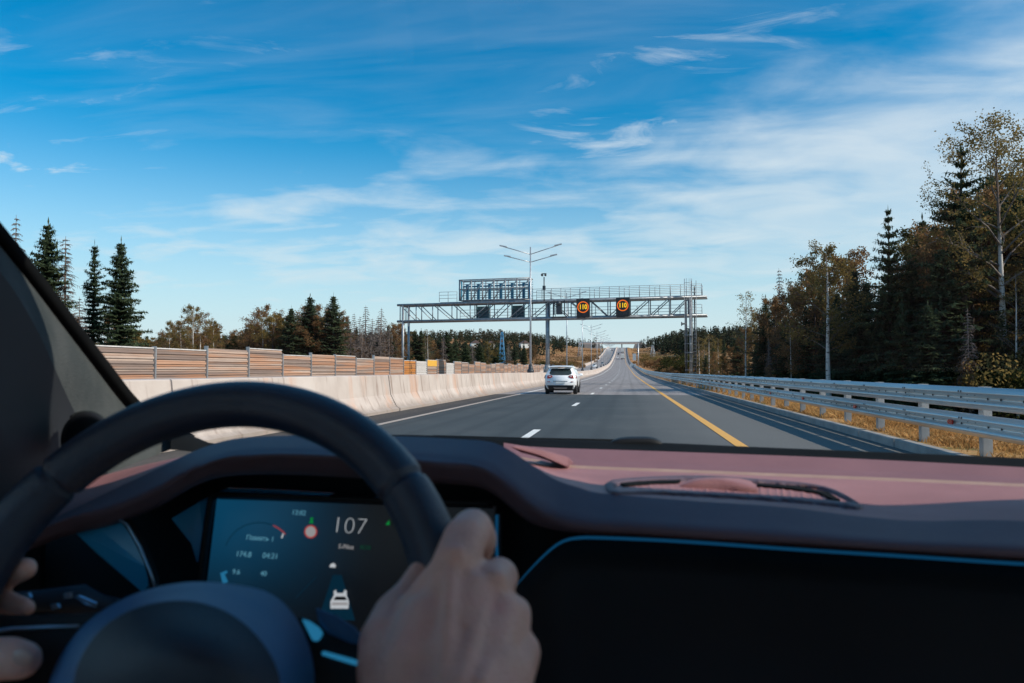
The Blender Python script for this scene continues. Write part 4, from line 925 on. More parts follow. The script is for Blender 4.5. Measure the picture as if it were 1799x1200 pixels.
for px, top, d, k, v, w in ((1488, 440, 66, 'decid', 0, 1.1), (1500, 470, 58, 'spruce', 0, 1.2), (1522, 490, 58, 'spruce', 1, 1.2), (1605, 425, 60, 'decid', 1, 1.1), (1610, 405, 62, 'decid', 2, 1.1), (1640, 400, 58, 'decid', 1, 1.0), (1600, 450, 50, 'spruce', 0, 1.3),
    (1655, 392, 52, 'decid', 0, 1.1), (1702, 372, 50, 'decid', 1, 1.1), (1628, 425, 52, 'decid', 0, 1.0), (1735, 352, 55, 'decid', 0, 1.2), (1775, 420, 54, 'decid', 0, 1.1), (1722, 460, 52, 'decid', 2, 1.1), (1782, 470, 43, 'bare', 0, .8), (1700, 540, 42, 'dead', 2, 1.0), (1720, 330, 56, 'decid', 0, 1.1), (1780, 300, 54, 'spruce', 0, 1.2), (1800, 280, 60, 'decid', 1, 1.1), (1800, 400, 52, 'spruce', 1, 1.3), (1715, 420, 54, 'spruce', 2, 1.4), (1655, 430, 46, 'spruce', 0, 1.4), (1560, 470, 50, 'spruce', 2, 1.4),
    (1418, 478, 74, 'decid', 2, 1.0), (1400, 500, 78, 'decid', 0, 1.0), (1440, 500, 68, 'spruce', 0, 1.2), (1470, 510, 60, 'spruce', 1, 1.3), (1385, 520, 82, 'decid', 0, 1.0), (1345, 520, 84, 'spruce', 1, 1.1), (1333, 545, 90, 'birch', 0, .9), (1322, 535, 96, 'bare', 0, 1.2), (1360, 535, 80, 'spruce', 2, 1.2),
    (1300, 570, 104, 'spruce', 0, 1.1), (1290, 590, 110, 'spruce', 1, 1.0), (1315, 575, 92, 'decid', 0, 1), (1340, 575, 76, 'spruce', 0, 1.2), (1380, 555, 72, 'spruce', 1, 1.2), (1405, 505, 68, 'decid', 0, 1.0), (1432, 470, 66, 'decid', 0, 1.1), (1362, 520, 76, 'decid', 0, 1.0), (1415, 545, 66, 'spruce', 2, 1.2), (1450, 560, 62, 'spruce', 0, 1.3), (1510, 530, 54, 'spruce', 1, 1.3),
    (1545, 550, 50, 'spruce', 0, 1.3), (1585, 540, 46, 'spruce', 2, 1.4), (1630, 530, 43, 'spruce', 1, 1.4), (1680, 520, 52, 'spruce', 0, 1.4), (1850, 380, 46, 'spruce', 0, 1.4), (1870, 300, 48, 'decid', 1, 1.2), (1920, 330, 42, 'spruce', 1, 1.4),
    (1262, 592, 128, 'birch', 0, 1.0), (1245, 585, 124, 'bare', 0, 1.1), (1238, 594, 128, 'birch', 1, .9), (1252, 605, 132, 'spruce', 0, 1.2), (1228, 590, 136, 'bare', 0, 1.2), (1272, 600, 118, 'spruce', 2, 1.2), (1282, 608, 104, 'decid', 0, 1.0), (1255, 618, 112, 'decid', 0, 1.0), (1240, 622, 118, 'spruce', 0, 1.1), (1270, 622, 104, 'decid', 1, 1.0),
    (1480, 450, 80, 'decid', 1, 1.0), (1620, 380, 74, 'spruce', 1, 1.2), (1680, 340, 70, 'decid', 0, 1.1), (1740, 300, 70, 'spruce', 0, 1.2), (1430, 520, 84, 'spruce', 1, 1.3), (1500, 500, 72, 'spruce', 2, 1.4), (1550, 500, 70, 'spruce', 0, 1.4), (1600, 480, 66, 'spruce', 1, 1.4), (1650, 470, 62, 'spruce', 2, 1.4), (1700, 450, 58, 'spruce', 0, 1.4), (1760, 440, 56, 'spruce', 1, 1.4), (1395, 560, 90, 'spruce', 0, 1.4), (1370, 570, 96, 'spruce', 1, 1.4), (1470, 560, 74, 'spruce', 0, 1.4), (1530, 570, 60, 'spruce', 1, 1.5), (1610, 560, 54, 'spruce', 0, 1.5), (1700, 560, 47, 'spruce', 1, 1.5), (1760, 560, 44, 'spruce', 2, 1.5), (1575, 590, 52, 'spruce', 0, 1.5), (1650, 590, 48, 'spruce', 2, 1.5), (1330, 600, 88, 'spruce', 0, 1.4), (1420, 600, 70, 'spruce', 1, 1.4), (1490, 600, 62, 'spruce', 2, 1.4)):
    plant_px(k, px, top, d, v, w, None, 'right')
for px, top, d, v in ((1680, 632, 46, 0), (1722, 620, 45, 1), (1760, 628, 42, 3), (1790, 608, 44, 1), (1640, 655, 48, 0), (1815, 640, 40, 0), (1590, 655, 52, 1), (1478, 664, 58, 0), (1425, 660, 62, 2), (1330, 661, 74, 3), (1296, 657, 84, 0), (1275, 655, 90, 2)):
    plant_px('bush', px, top, d, v, 1.0, None, 'right_bush')
# the dark thicket left of the right gantry leg, bushes in the meadows
for px, top, d, v in ((1184, 624, 170, 1), (1193, 616, 165, 0), (1204, 619, 160, 1), (1199, 628, 150, 0), (1188, 634, 150, 2)):
    plant_px('bush', px, top, d, v, 1.1, None, 'thicket')
for px, top, d, v in ((1158, 632, 330, 2), (1166, 622, 380, 2), (1150, 628, 420, 2), (1172, 636, 260, 2), (1140, 622, 480, 3), (1180, 620, 360, 2), (962, 628, 300, 2), (975, 626, 320, 2), (985, 634, 280, 2), (1004, 629, 380, 2), (1012, 633, 340, 2), (950, 632, 260, 0), (995, 636, 300, 3), (1036, 622, 520, 2)):
    plant_px('bush', px, top, d, v, 1.5, None, 'meadow')

# ---- far-off woods, one mass each
def far_wood(name, pts, label):
    """pts: (x, y, h, kind) low-detail trees of many needle or leaf clumps"""
    Q = []; T = []
    for x, y, h, k in pts:
        z = float(terrain(x, y)); n = int(np.clip(70000/y, 34, 130)); s = RNG.random(n)
        if k == 0:
            rr = h*.17*(1-s)**.85*RNG.uniform(.35, 1.1, n); zz = h*(.06+.94*s); sz = h*.075*(1.15-.8*s)
        else:
            rr = h*.24*np.sin(np.pi*np.clip(.12+.84*s, 0, 1))**.6*RNG.uniform(.3, 1.1, n); zz = h*(.2+.8*s); sz = np.full(n, h*.065)
        a = RNG.uniform(0, 6.283, n); c = np.stack([x+rr*np.cos(a), y+rr*np.sin(a), z+zz], -1)
        u = rvec(n); u[:, 2] *= .5; u *= (sz*RNG.uniform(.6, 1.4, n))[:, None]; v = unit(np.cross(u, rvec(n)))*(sz*.7)[:, None]
        Q.append(np.stack([c-u, c-v, c+u, c+v], 1)); base = (.26 if k == 0 else .62)+RNG.normal(0, .10); T.append(np.clip(base+RNG.normal(0, .10, n)+.12*(s-.5), 0, 1))
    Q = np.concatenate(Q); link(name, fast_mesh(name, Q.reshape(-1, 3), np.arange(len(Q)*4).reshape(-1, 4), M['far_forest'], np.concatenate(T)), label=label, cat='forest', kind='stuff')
L_, R_ = [], []
def scat(lst, n, y0, y1, s0, s1, h0, h1, pk=.35, keep=None):
    for _ in range(n):
        y = y0+(y1-y0)*random.random(); s = s0+(s1-s0)*random.random()**.8; x = s+float(rx(y))
        if keep and not keep(s, y): continue
        lst.append((x, y, random.uniform(h0, h1), 1 if random.random() < pk else 0))
scat(L_, 420, 150, 330, -62, -190, 9, 14, .4); scat(L_, 950, 330, 640, -62, -330, 10, 15, .3, lambda s, y: s < -58-(y-330)*.04)
scat(L_, 1150, 620, 1000, -60, -520, 11, 16, .3, lambda s, y: s < -72+(y-620)*.10); scat(L_, 1300, 950, 1500, -36, -620, 11, 16, .3); scat(L_, 420, 1100, 1600, -30, -180, 10, 14, .25)
scat(L_, 260, 200, 700, -190, -620, 10, 15, .3)
scat(R_, 950, 590, 860, 22, 260, 12, 18, .35, lambda s, y: s > 28+(860-y)*.055); scat(R_, 800, 820, 1250, 20, 420, 11, 16, .3); scat(R_, 240, 130, 330, 60, 170, 10, 15, .4, lambda s, y: s > 38+y*.13); scat(R_, 260, 330, 640, 95, 330, 10, 15, .35)
far_wood('far_forest', L_, 'mixed dark forest covering the far hills left of the motorway'); far_wood('far_forest', R_, 'mixed dark forest on the far hill right of the motorway')
# dry scrub on the meadow slopes
def scrub(n, y0, y1, s0, s1, hh):
    y = RNG.uniform(y0, y1, n); s = RNG.uniform(s0, s1, n); x = s+rx(y); z = terrain(x, y); k = np.sin(x*.11+y*.05)+np.sin(y*.09-x*.07)+RNG.normal(0, .5, n) > .1; x, y, z = x[k], y[k], z[k]; m = len(x)
    c = np.stack([x, y, z+hh*.4], -1)+RNG.normal(0, hh*.3, (m, 3)); u = rvec(m)*hh*RNG.uniform(.4, 1, (m, 1)); v = unit(np.cross(u, rvec(m)))*hh*.5
    return np.stack([c-u, c-v, c+u, c+v], 1), np.clip(RNG.normal(.35, .25, m), 0, 1)
S_ = [scrub(6000, 150, 560, 11, 75, .55), scrub(6000, 220, 620, -85, -24, .55), scrub(3000, 560, 900, 10, 60, .9), scrub(3000, 600, 900, -75, -24, .9)]
Q = np.concatenate([a for a, _ in S_]); link('scrub', fast_mesh('scrub', Q.reshape(-1, 3), np.arange(len(Q)*4).reshape(-1, 4), M['brown_leaf'], np.concatenate([t for _, t in S_])), label='low reddish scrub on the dry meadow slopes beside the motorway', cat='scrub', kind='stuff')

# ---- a label for every remaining tree: its kind, where it stands, counted along the row
ORD = ['first', 'second', 'third', 'fourth', 'fifth', 'sixth', 'seventh', 'eighth', 'ninth', 'tenth', 'eleventh', 'twelfth', 'thirteenth', 'fourteenth', 'fifteenth', 'sixteenth', 'seventeenth', 'eighteenth', 'nineteenth', 'twentieth']
WHAT = {'spruce': 'dark green spruce', 'open': 'dark layered spruce', 'dead': 'bare dead spruce', 'birch': 'pale-trunked autumn birch', 'brown': 'brown birch with pale limbs', 'bare': 'nearly bare pale birch', 'decid': 'rust-brown autumn tree', 'bush': 'leafy bush'}
AREA = {'left': 'beyond the noise fence', 'right': 'in the right wood', 'right_bush': 'at the edge of the right wood', 'thicket': 'in the thicket beside the right gantry leg', 'meadow': 'in the far dry meadow'}
GROUP = {'left': 'trees beyond the noise fence', 'right': 'trees in the right wood', 'right_bush': 'bushes along the right wood', 'thicket': 'thicket by the gantry leg', 'meadow': 'bushes in the meadows'}
def ordinal(i): return ORD[i] if i < 20 else (['twenty', 'thirty', 'forty', 'fifty', 'sixty', 'seventy'][(i+1)//10-2]+'-'+ORD[(i+1) % 10-1] if (i+1) % 10 else ['thirtieth', 'fortieth', 'fiftieth', 'sixtieth', 'seventieth'][(i+1)//10-3])
byk = {}
for e in LEDGER:
    if e[3] is None: byk.setdefault((e[2], WHAT[e[1]]), []).append(e)
    e[0]['group'] = GROUP.get(e[2], 'landmark trees by the road')
for (reg, what), es in byk.items():
    es.sort(key=lambda e: e[4])
    for i, e in enumerate(es): e[0]['label'] = f'{ordinal(i)} {what} from the left {AREA[reg]}' if len(es) > 1 else f'{what}, the only one {AREA[reg]}'

# ================================================================== the car we sit in
M['dash'] = pm('dash_leather', (.30, .135, .14), (.42, .20, .20), 5, .5, bump=.35, bscale=900, spec=.3)
M['dash_shaded'] = pm('shaded_dash_leather', (.105, .070, .090), (.13, .085, .108), 9, .55, bump=.3, bscale=900, spec=.4)  # the pad's own leather with its shade put into the colour
M['shelf'] = pm('dash_shelf_plastic', (.23, .115, .13), (.27, .135, .15), 9, .7, bump=.3, bscale=900, spec=.3)
M['stripe_cream'] = pm('cream_stripe', (.40, .25, .20), (.46, .30, .24), 30, .7, bump=.4, bscale=700)
M['black_plastic'] = pm('black_plastic', (.008, .009, .011), (.013, .014, .017), 12, .6, spec=.3)
M['gloss_black'] = pm('gloss_black_panel', (.008, .009, .011), (.011, .012, .014), 5, .45, spec=.3)
M['wheel_leather'] = pm('wheel_leather', (.012, .022, .045), (.018, .030, .058), 20, .32, bump=.3, bscale=700, spec=.6)
M['hub_plastic'] = pm('hub_plastic', (.012, .021, .036), (.017, .027, .044), 20, .5, bump=.25, bscale=900, spec=.45)
M['hub_lit'] = pm('hub_sky_lit', (.030, .125, .27), (.038, .145, .31), 20, .45, bump=.2, bscale=900)  # skylight on the hub's top band put into the colour as blue
M['pillar_cloth'] = pm('pillar_cloth', (.052, .062, .064), (.082, .09, .09), 14, .95, bump=.4, bscale=500, spec=.1)
M['pillar_dark'] = pm('pillar_plastic', (.013, .017, .022), (.018, .022, .028), 10, .7)
M['seal'] = pm('rubber_seal', (.005, .006, .007), (.008, .009, .010), 10, .9, spec=.08)
M['sky_blue'] = pm('painted_sky_reflection', (.025, .33, .60), (.03, .37, .66), 4, .25, spec=.6)  # the sky's reflection put into the panels as bright blue colour
M['chrome_blue'] = pm('satin_chrome', (.35, .55, .72), (.42, .62, .80), 8, .3, .8)
M['headliner'] = pm('headliner', (.62, .52, .45), (.66, .56, .48), 10, .95)
M['led_blue'] = emit('ambient_led', (.012, .15, .36), .28)
M['led_glint'] = emit('cyan_led_glint', (.03, .28, .55), .5)
M['ui_white'] = emit('screen_white', (.62, .66, .70), .72); M['ui_grey'] = emit('screen_grey', (.36, .35, .36), .75)
M['ui_pale'] = emit('screen_pale_blue', (.10, .30, .42), .75); M['ui_green'] = emit('screen_green', (.005, .26, .05), .7); M['ui_red'] = emit('screen_red', (.5, .06, .05), .7)
M['ui_dim'] = emit('screen_dim_green', (.004, .06, .03), .8); M['ui_lane'] = emit('screen_lane_blue', (.002, .018, .036), 1.0)
def screenmat():
    m, g = material('screen_panel')
    u = g.n('ShaderNodeSeparateXYZ', {0: g.n('ShaderNodeTexCoord').outputs['Generated']})
    f = g.math('MULTIPLY', g.smooth(u.outputs[0], .62, .0), g.smooth(u.outputs[2], .05, .9))
    c = g.mix(f, (.0035, .0045, .006), (.003, .048, .105))      # sky reflection on the left of the display put in as blue emission
    p = g.n('ShaderNodeBsdfPrincipled', {'Base Color': (.005, .006, .008, 1), 'Roughness': .28, 'Specular IOR Level': .3, 'Emission Color': c, 'Emission Strength': 1.0})
    finish(g, p.outputs[0]); return m
M['screen'] = screenmat()
def glassmat():
    m, g = material('windscreen_glass')
    gl = g.n('ShaderNodeBsdfGlossy', {'Color': (.8, .9, 1, 1), 'Roughness': .0}); tr = g.n('ShaderNodeBsdfTransparent', {'Color': (.985, .995, .995, 1)})
    finish(g, g.n('ShaderNodeMixShader', {0: .012, 1: tr.outputs[0], 2: gl.outputs[0]}).outputs[0]); return m
M['windscreen'] = glassmat()

CX = .10                                        # middle of our car
car = empty('our_car', (CX, 0, .3), label='car interior around the camera: red-brown dashboard, black steering wheel and windscreen pillar', cat='car')
def part(o, root=None): return world_parent(o, root or car)
def cr(P, n):
    """Catmull-Rom through points, n samples by length"""
    P = np.array(P, float); P = np.vstack([2*P[0]-P[1], P, 2*P[-1]-P[-2]]); out = []
    for i in range(1, len(P)-2):
        for t in np.linspace(0, 1, 24, False):
            a, b, c, d = P[i-1], P[i], P[i+1], P[i+2]
            out.append(.5*((2*b)+(-a+c)*t+(2*a-5*b+4*c-d)*t*t+(-a+3*b-3*c+d)*t**3))
    out.append(P[-2]); out = np.array(out); L = np.concatenate([[0], np.cumsum(np.linalg.norm(np.diff(out, axis=0), axis=1))])
    s = np.linspace(0, L[-1], n); return np.stack([np.interp(s, L, out[:, k]) for k in range(3)], -1)
def crx(P, xs):
    """the same curve sampled at given photo columns"""
    Q = cr(P, 600); o = np.argsort(Q[:, 0], kind='stable'); return np.stack([np.interp(xs, Q[o, 0], Q[o, k]) for k in range(3)], -1)
def px3(C): return [at(*c) for c in C]
def loft(name, curves, mat, n=80, xs=None, parent=None, thick=0, sub=4, smooth=True, **kw):
    """surface through photo-measured curves (px, py, Y); rows between curves follow a spline"""
    A = np.array([[at(*c) for c in (crx(C, xs) if xs is not None else cr(C, n))] for C in curves])
    if sub > 1 and len(curves) > 2:
        rows = np.stack([cr(A[:, k], (len(curves)-1)*sub+1) for k in range(A.shape[1])], 1)
    else: rows = A
    b = MB().grid([list(r) for r in rows], smooth); o = b.build(name, mat, None, fixn=False, **kw)
    if thick:
        md = o.modifiers.new('solid', 'SOLIDIFY'); md.thickness = thick; md.offset = 0
    return part(o, parent)
def plate(name, pts, mat, depth=.006, parent=None, bevel=0, **kw):
    """flat-ish panel with an outline measured in the photo, given real thickness away from the eye"""
    P = [at(*p) for p in pts]; o = MB().prism(P, (0, depth, 0)).build(name, mat, None, bevel=bevel, **kw); return part(o, parent)
XS = np.concatenate([np.linspace(20, 1130, 150), np.linspace(1140, 2250, 60)])
LOW = [(0, 960, .60), (60, 937, .61), (117, 915, .62), (210, 892, .63), (280, 863, .64), (345, 826, .65), (400, 810, .66), (500, 807, .66), (620, 813, .66), (748, 821, .66), (832, 828, .655), (868, 842, .65), (900, 868, .64), (936, 899, .63), (977, 922, .625), (1019, 932, .62), (1114, 937, .62), (1325, 950, .62), (1588, 966, .61), (1799, 979, .60), (2260, 1006, .58)]
CRS = [(0, 945, .63), (60, 925, .65), (112, 902, .66), (210, 855, .675), (299, 813, .69), (345, 791, .71), (406, 772, .73), (483, 766, .74), (600, 765, .74), (720, 767, .74), (800, 771, .73), (860, 776, .715), (897, 792, .70), (936, 818, .69), (977, 843, .68), (1019, 857, .675), (1061, 867, .67), (1219, 880, .67), (1377, 891, .67), (1509, 907, .665), (1615, 915, .66), (1799, 915, .65), (2260, 935, .63)]
lo, crs = crx(LOW, XS), crx(CRS, XS)
mid = lo*.45+crs*.55; mid[:, 2] = lo[:, 2]*.62+crs[:, 2]*.38; mid2 = lo*.82+crs*.18; mid2[:, 2] = lo[:, 2]-.004
in1 = lo.copy(); k_ = sm(XS, 1010, 900); in1[:, 1] += 5+21*k_; in1[:, 2] += .022; in2 = lo.copy(); in2[:, 1] += 1+21*k_; in2[:, 2] += .13
def rows3(Rw): return np.array([[at(*c) for c in r] for r in Rw])
# the lip that frames the instruments and sweeps down to run along the front of the dash
B = rows3([in2, in1, lo, mid2, mid, crs]); 
crease = np.exp(-((np.arange(6)-4)/.35)**2)
rows = np.stack([cr(B[:, k], 31) for k in range(B.shape[1])], 1)
tt = np.linspace(0, 5, 31); rows[:, :, 2] -= (.0022*np.exp(-((tt-3.55)/.10)**2))[:, None]
part(MB().grid([list(r) for r in rows], True).build('dash_lip', M['dash_shaded'], None, fixn=False))
# the top pad behind it
BK = [(0, 900, .72), (60, 880, .75), (110, 857, .79), (160, 842, .84), (208, 828, .88), (270, 813, .91), (345, 798, .95), (420, 790, .98), (483, 788, 1.0), (640, 790, 1.0), (800, 795, 1.0), (880, 801, .99), (940, 811, .97), (1005, 822, .945), (1200, 830, .94), (1400, 838, .94), (1600, 846, .93), (1799, 855, .92), (2260, 876, .90)]
bk = crx(BK, XS); c1 = crs.copy(); c1[:, 2] += .012; c1[:, 1] -= .3*(XS > 900)
w = sm(XS, 880, 1000)
m1 = crs*.6+bk*.4; m1[:, 1] += (6*(1-w)*(XS > 360)+0*w); m1[:, 2] = crs[:, 2]*.6+bk[:, 2]*.4
m2 = crs*.25+bk*.75; m2[:, 2] = crs[:, 2]*.25+bk[:, 2]*.75; m2[:, 1] += 6*(1-w)*(XS > 360)
B = rows3([crs, m1, m2, bk]); rows = np.stack([cr(B[:, k], 19) for k in range(B.shape[1])], 1)
dash_rows = rows.copy()
dash = part(MB().grid([list(r) for r in rows], True).build('dashboard', M['dash'], None, fixn=False))
# rear shelf: pale cream stripe, valley, rise to the windscreen foot
V1 = [(880, 806, 1.0), (940, 814, .99), (1005, 826, .96), (1200, 834, .955), (1400, 842, .955), (1799, 860, .935), (2260, 880, .915)]
xs2 = np.concatenate([np.linspace(885, 1130, 40), np.linspace(1140, 2250, 50)])
STRIPE_ = [(885, 803, .99), (940, 811.5, .968), (1005, 822, .944), (1200, 830, .939), (1400, 838, .939), (1600, 846, .929), (1799, 855, .919), (2260, 876, .899)]
sc = crx(STRIPE_, xs2); up_ = sc.copy(); up_[:, 1] -= 5; up_[:, 2] += .012; dn = sc.copy(); dn[:, 1] += 6.0; dn[:, 2] -= .010; back = sc.copy(); back[:, 1] -= 2; back[:, 2] += .022
B = rows3([dn, sc, up_, back]); rows = np.stack([cr(B[:, k], 13) for k in range(B.shape[1])], 1)
part(MB().grid([list(r) for r in rows], True).build('seam', M['stripe_cream'], None, fixn=False), dash)  # pale cream strip along the far edge of the pad
va = sc.copy(); va[:, 1] -= 9; va[:, 2] += .045; vb = sc.copy(); vb[:, 1] -= 17; vb[:, 2] += .075
E_ = crx([(885, 778, 1.08), (955, 786, 1.07), (1166, 793, 1.06), (1483, 805, 1.05), (1799, 821, 1.02), (2260, 846, .97)], xs2)
B = rows3([back, va, vb, E_]); rows = np.stack([cr(B[:, k], 16) for k in range(B.shape[1])], 1)
part(MB().grid([list(r) for r in rows], True).build('dash_shelf', M['shelf'], None, fixn=False), dash)
# black cowl at the windscreen foot with the parked wiper
xs3 = np.linspace(300, 2260, 120)
e0 = crx([(300, 790, .96), (420, 800, 1.03), (640, 800, 1.07), (885, 792, 1.085), (955, 787.5, 1.075), (1166, 794, 1.065), (1483, 806, 1.055), (1799, 822, 1.025), (2260, 847, .975)], xs3)
e1 = crx([(300, 758, 1.0), (336, 765, 1.03), (373, 779, 1.06), (420, 777, 1.08), (560, 770, 1.12), (700, 764, 1.15), (860, 769, 1.16), (1000, 772.5, 1.16), (1166, 778, 1.15), (1300, 784, 1.14), (1483, 791.5, 1.12), (1799, 805, 1.08), (2260, 828, 1.0)], xs3)
em = (e0+e1)/2; em[:, 1] -= 1.0; e2 = e1.copy(); e2[:, 1] += 6; e2[:, 2] += .12
B = rows3([e0, em, e1, e2]); rows = np.stack([cr(B[:, k], 13) for k in range(B.shape[1])], 1)
cowl = part(MB().grid([list(r) for r in rows], True).build('windscreen_cowl', M['seal'], None, fixn=False))
loft('wiper', [[(1070, 785, 1.145), (1090, 775.5, 1.15), (1120, 773.5, 1.15), (1148, 775.5, 1.15), (1162, 786, 1.145)], [(1066, 788, 1.13), (1090, 780, 1.13), (1120, 779, 1.13), (1148, 780, 1.13), (1166, 789, 1.13)]], M['black_plastic'], 24, None, cowl, .012)
part(MB().tube(px3([(760, 771, 1.2), (900, 775, 1.2), (1090, 779, 1.17)]), .007, 6).build('wiper_blade', M['seal'], None), cowl)
DP = np.array([list(r) for r in dash_rows]).reshape(-1, 3); DU = np.stack(proj_many(DP), -1)
def on_dash(C, lift=0.0):
    """photo points moved onto the pad (their forward distance is read off the surface)"""
    C = np.array(C, float).copy()
    for c in C:
        d = ((DU-c[:2])**2).sum(1); k = np.argsort(d)[:6]; w_ = 1/(d[k]+1.0); c[2] = (DP[k, 1]*w_).sum()/w_.sum()-lift
    return C
# the block where the binnacle meets the shelf
part(MB().prism(px3([(893, 784, .84), (950, 799, .87), (996, 821, .915), (1000, 803, .925), (950, 789, .885), (903, 781, .855)]), (0, .085, -.016)).build('binnacle_end', M['shelf'], None, bevel=.005), dash)
# vent in the pad: raised frame, recessed grille, centre hump
OUT = [(1063, 853, .80), (1082, 845, .835), (1150, 839.5, .86), (1240, 838.5, .87), (1330, 844, .86), (1420, 852, .845), (1470, 864, .82), (1512, 889, .76), (1506, 894, .755), (1440, 886, .76), (1300, 876, .765), (1150, 868, .77), (1075, 868, .765)]
oc = on_dash(cr(OUT+[OUT[0]], 121)[:-1], .004); ctr = oc.mean(0)
def ringrows(sx, dz): c = oc.copy(); c[:, :2] = ctr[:2]+(oc[:, :2]-ctr[:2])*np.array(sx); c = on_dash(c); c[:, 1] += dz; c[:, 2] -= .006; return c
B = rows3([ringrows((1.0, 1.02), 3), ringrows((1, 1), -3), ringrows((.965, .90), -5), ringrows((.935, .74), -3.5), ringrows((.925, .70), 1)])
vent = part(MB().grid([list(r) for r in B], True, True).build('vent_frame', M['dash_shaded'], None, fixn=False), dash)
gx = np.linspace(1092, 1478, 110)
top_ = crx([(1092, 851, .82), (1150, 847, .84), (1240, 846, .845), (1330, 851, .835), (1420, 859, .82), (1478, 878, .785)], gx); bot_ = crx([(1092, 863, .79), (1150, 864, .785), (1300, 872, .78), (1440, 881, .775), (1478, 887, .772)], gx)
rib = 1.1*np.abs(np.sin(np.arange(110)*.9)); top_ = on_dash(top_, .003); bot_ = on_dash(bot_, .003); top2 = top_.copy(); top2[:, 1] += rib; bot2 = bot_.copy(); bot2[:, 1] += rib
part(MB().grid([list(r) for r in rows3([top2, (top2+bot2)/2, bot2])], False).build('grille', M['dash'], None, fixn=False), vent)
for pl_s in ([(1090, 850, .83), (1150, 846, .845), (1196, 845, .85), (1192, 849, .84), (1150, 850.5, .835), (1094, 854.5, .825)], [(1330, 851, .838), (1400, 856, .83), (1455, 867, .81), (1476, 880, .785), (1466, 881, .784), (1440, 868, .806), (1390, 860, .822), (1330, 855, .832)]):
    part(MB().prism([at(*p)+np.array([0, 0, .0015]) for p in on_dash(pl_s, .006)], (0, 0, -.004)).build('slot', M['seal'], None), vent)
loft('hump', [[(1196, 862, .797), (1222, 864, .795), (1262, 867, .79), (1300, 870, .785), (1332, 872, .78)], [(1196, 852, .80), (1222, 845, .80), (1262, 842, .80), (1300, 850, .79), (1330, 857, .785)], [(1206, 846, .835), (1230, 841, .84), (1265, 839, .845), (1300, 845, .84), (1325, 850, .835)], [(1212, 842, .86), (1235, 839.5, .865), (1265, 839, .87), (1295, 840, .865), (1318, 845, .86)]], M['dash'], 40, None, vent)
# dark wall behind and below the instruments, wide black centre screen with its light line
loft('instrument_panel', [[(-300, 930, .80), (300, 830, .86), (800, 840, .84), (900, 860, .80), (1100, 925, .76)], [(-300, 1100, .76), (300, 1050, .78), (700, 1060, .78), (900, 1060, .74), (1100, 1000, .71)], [(-300, 1700, .55), (300, 1700, .55), (700, 1700, .55), (900, 1700, .55), (1100, 1700, .55)]], M['black_plastic'], 60)
LED = [(880, 1062, .645), (905, 1031, .648), (932, 1000, .652), (960, 972, .657), (985, 953, .661), (1012, 945.5, .664), (1060, 945, .664), (1200, 951.5, .66), (1400, 965.5, .655), (1600, 978, .645), (1799, 991, .64), (2260, 1018, .62)]
led = cr(LED, 110); L_up = led.copy(); L_up[:, 1] -= 6; L_up[:, 2] += .03; lb_ = led.copy(); lb_[:, 1] = 1750; lb_[:, 2] = .46; lm = led.copy(); lm[:, 1] += 60; lm[:, 2] -= .006
screen2 = part(MB().grid([list(r) for r in rows3([L_up, led, lm, lb_])], True).build('centre_screen', M['gloss_black'], None, fixn=False))
li = led.copy(); li[:, 2] -= .003
lt = np.array([at(*c) for c in li]); part(MB().tube(list(lt[2:]), [.0003+.0011*min(1, i/12) for i in range(len(lt)-2)], 6).build('light_line', M['led_blue'], None), screen2)
part(MB().tube(px3([(873, 905, .70), (872, 950, .70), (874, 992, .70)]), .0016, 6).build('light_line', M['led_blue'], None), screen2)
plate('trim_panel', [(868, 902, .71), (880, 902, .71), (882, 1000, .70), (868, 1000, .70)], M['gloss_black'], .01)
# instrument display
SY = .745
scr = plate('instrument_display', [(381, 877, SY), (500, 880, SY), (700, 888, SY), (868, 893, SY), (858, 1150, SY-.03), (350, 1140, SY-.03)], M['screen'], .012)
def ui(px, py, dz=.004): return at(px, py, SY-.03*(py-880)/260-dz)
sx_ = np.array(ui(700, 950))-np.array(ui(600, 945)); 
def ui_text(txt, px, py, hpx, mat, sx=1.0, bold=0):
    me = text_mesh(txt, hpx*1.36/F*SY, mat, 'digits' if txt[0].isdigit() else 'lettering', .0003, 1, bold*hpx*1.36/F*SY)
    o = link('digits' if txt[0].isdigit() else 'lettering', me); o.location = ui(px, py); o.rotation_euler = (math.pi/2-.28, R(2.2), YAW*.2); o.scale = (sx, 1, 1); return part(o, scr)
bpy.context.view_layer.update()
def ui_poly(pts, mat, name='icon', dz=.004): return part(MB().prism([ui(*p, dz) for p in pts], (0, -.0006, 0)).build(name, mat, None), scr)
ui_text('107', 614, 925, 31, M['ui_white'], 1.06, -.035); ui_text('174.8', 428, 974, 10, M['ui_pale']); ui_text('04:21', 475, 977, 10, M['ui_pale']); ui_text('9.6', 415, 1005, 9, M['ui_pale']); ui_text('40', 463, 1008, 9, M['ui_pale'])
ui_text('12:02', 525, 901, 9, M['ui_pale']); ui_text('S-Pilot', 608, 961, 8, M['ui_grey']); ui_text('Память 1', 457, 946, 9, M['ui_pale']); ui_text('ECO', 642, 962, 7, M['ui_dim'])
cy = [(546+11*math.cos(t), 934+11.5*math.sin(t)) for t in np.linspace(0, 6.283, 28, False)]; ui_poly(cy, M['ui_red']); ui_poly([(546+8.8*math.cos(t), 934+9.2*math.sin(t)) for t in np.linspace(0, 6.283, 28, False)], M['ui_grey'], 'icon', .005); ui_text('90', 546, 934, 7.5, M['black_plastic'])
o = ui_poly([(543, 919), (551, 919), (549, 914), (551, 909.5), (545, 909.5), (546, 914)], M['ui_green']); ui_poly([(677, 922), (684, 914), (685, 922)], M['ui_green'])
ui_poly([(585, 1010), (600, 1010), (624, 1090), (560, 1086)], M['ui_lane'], 'lane', .003)
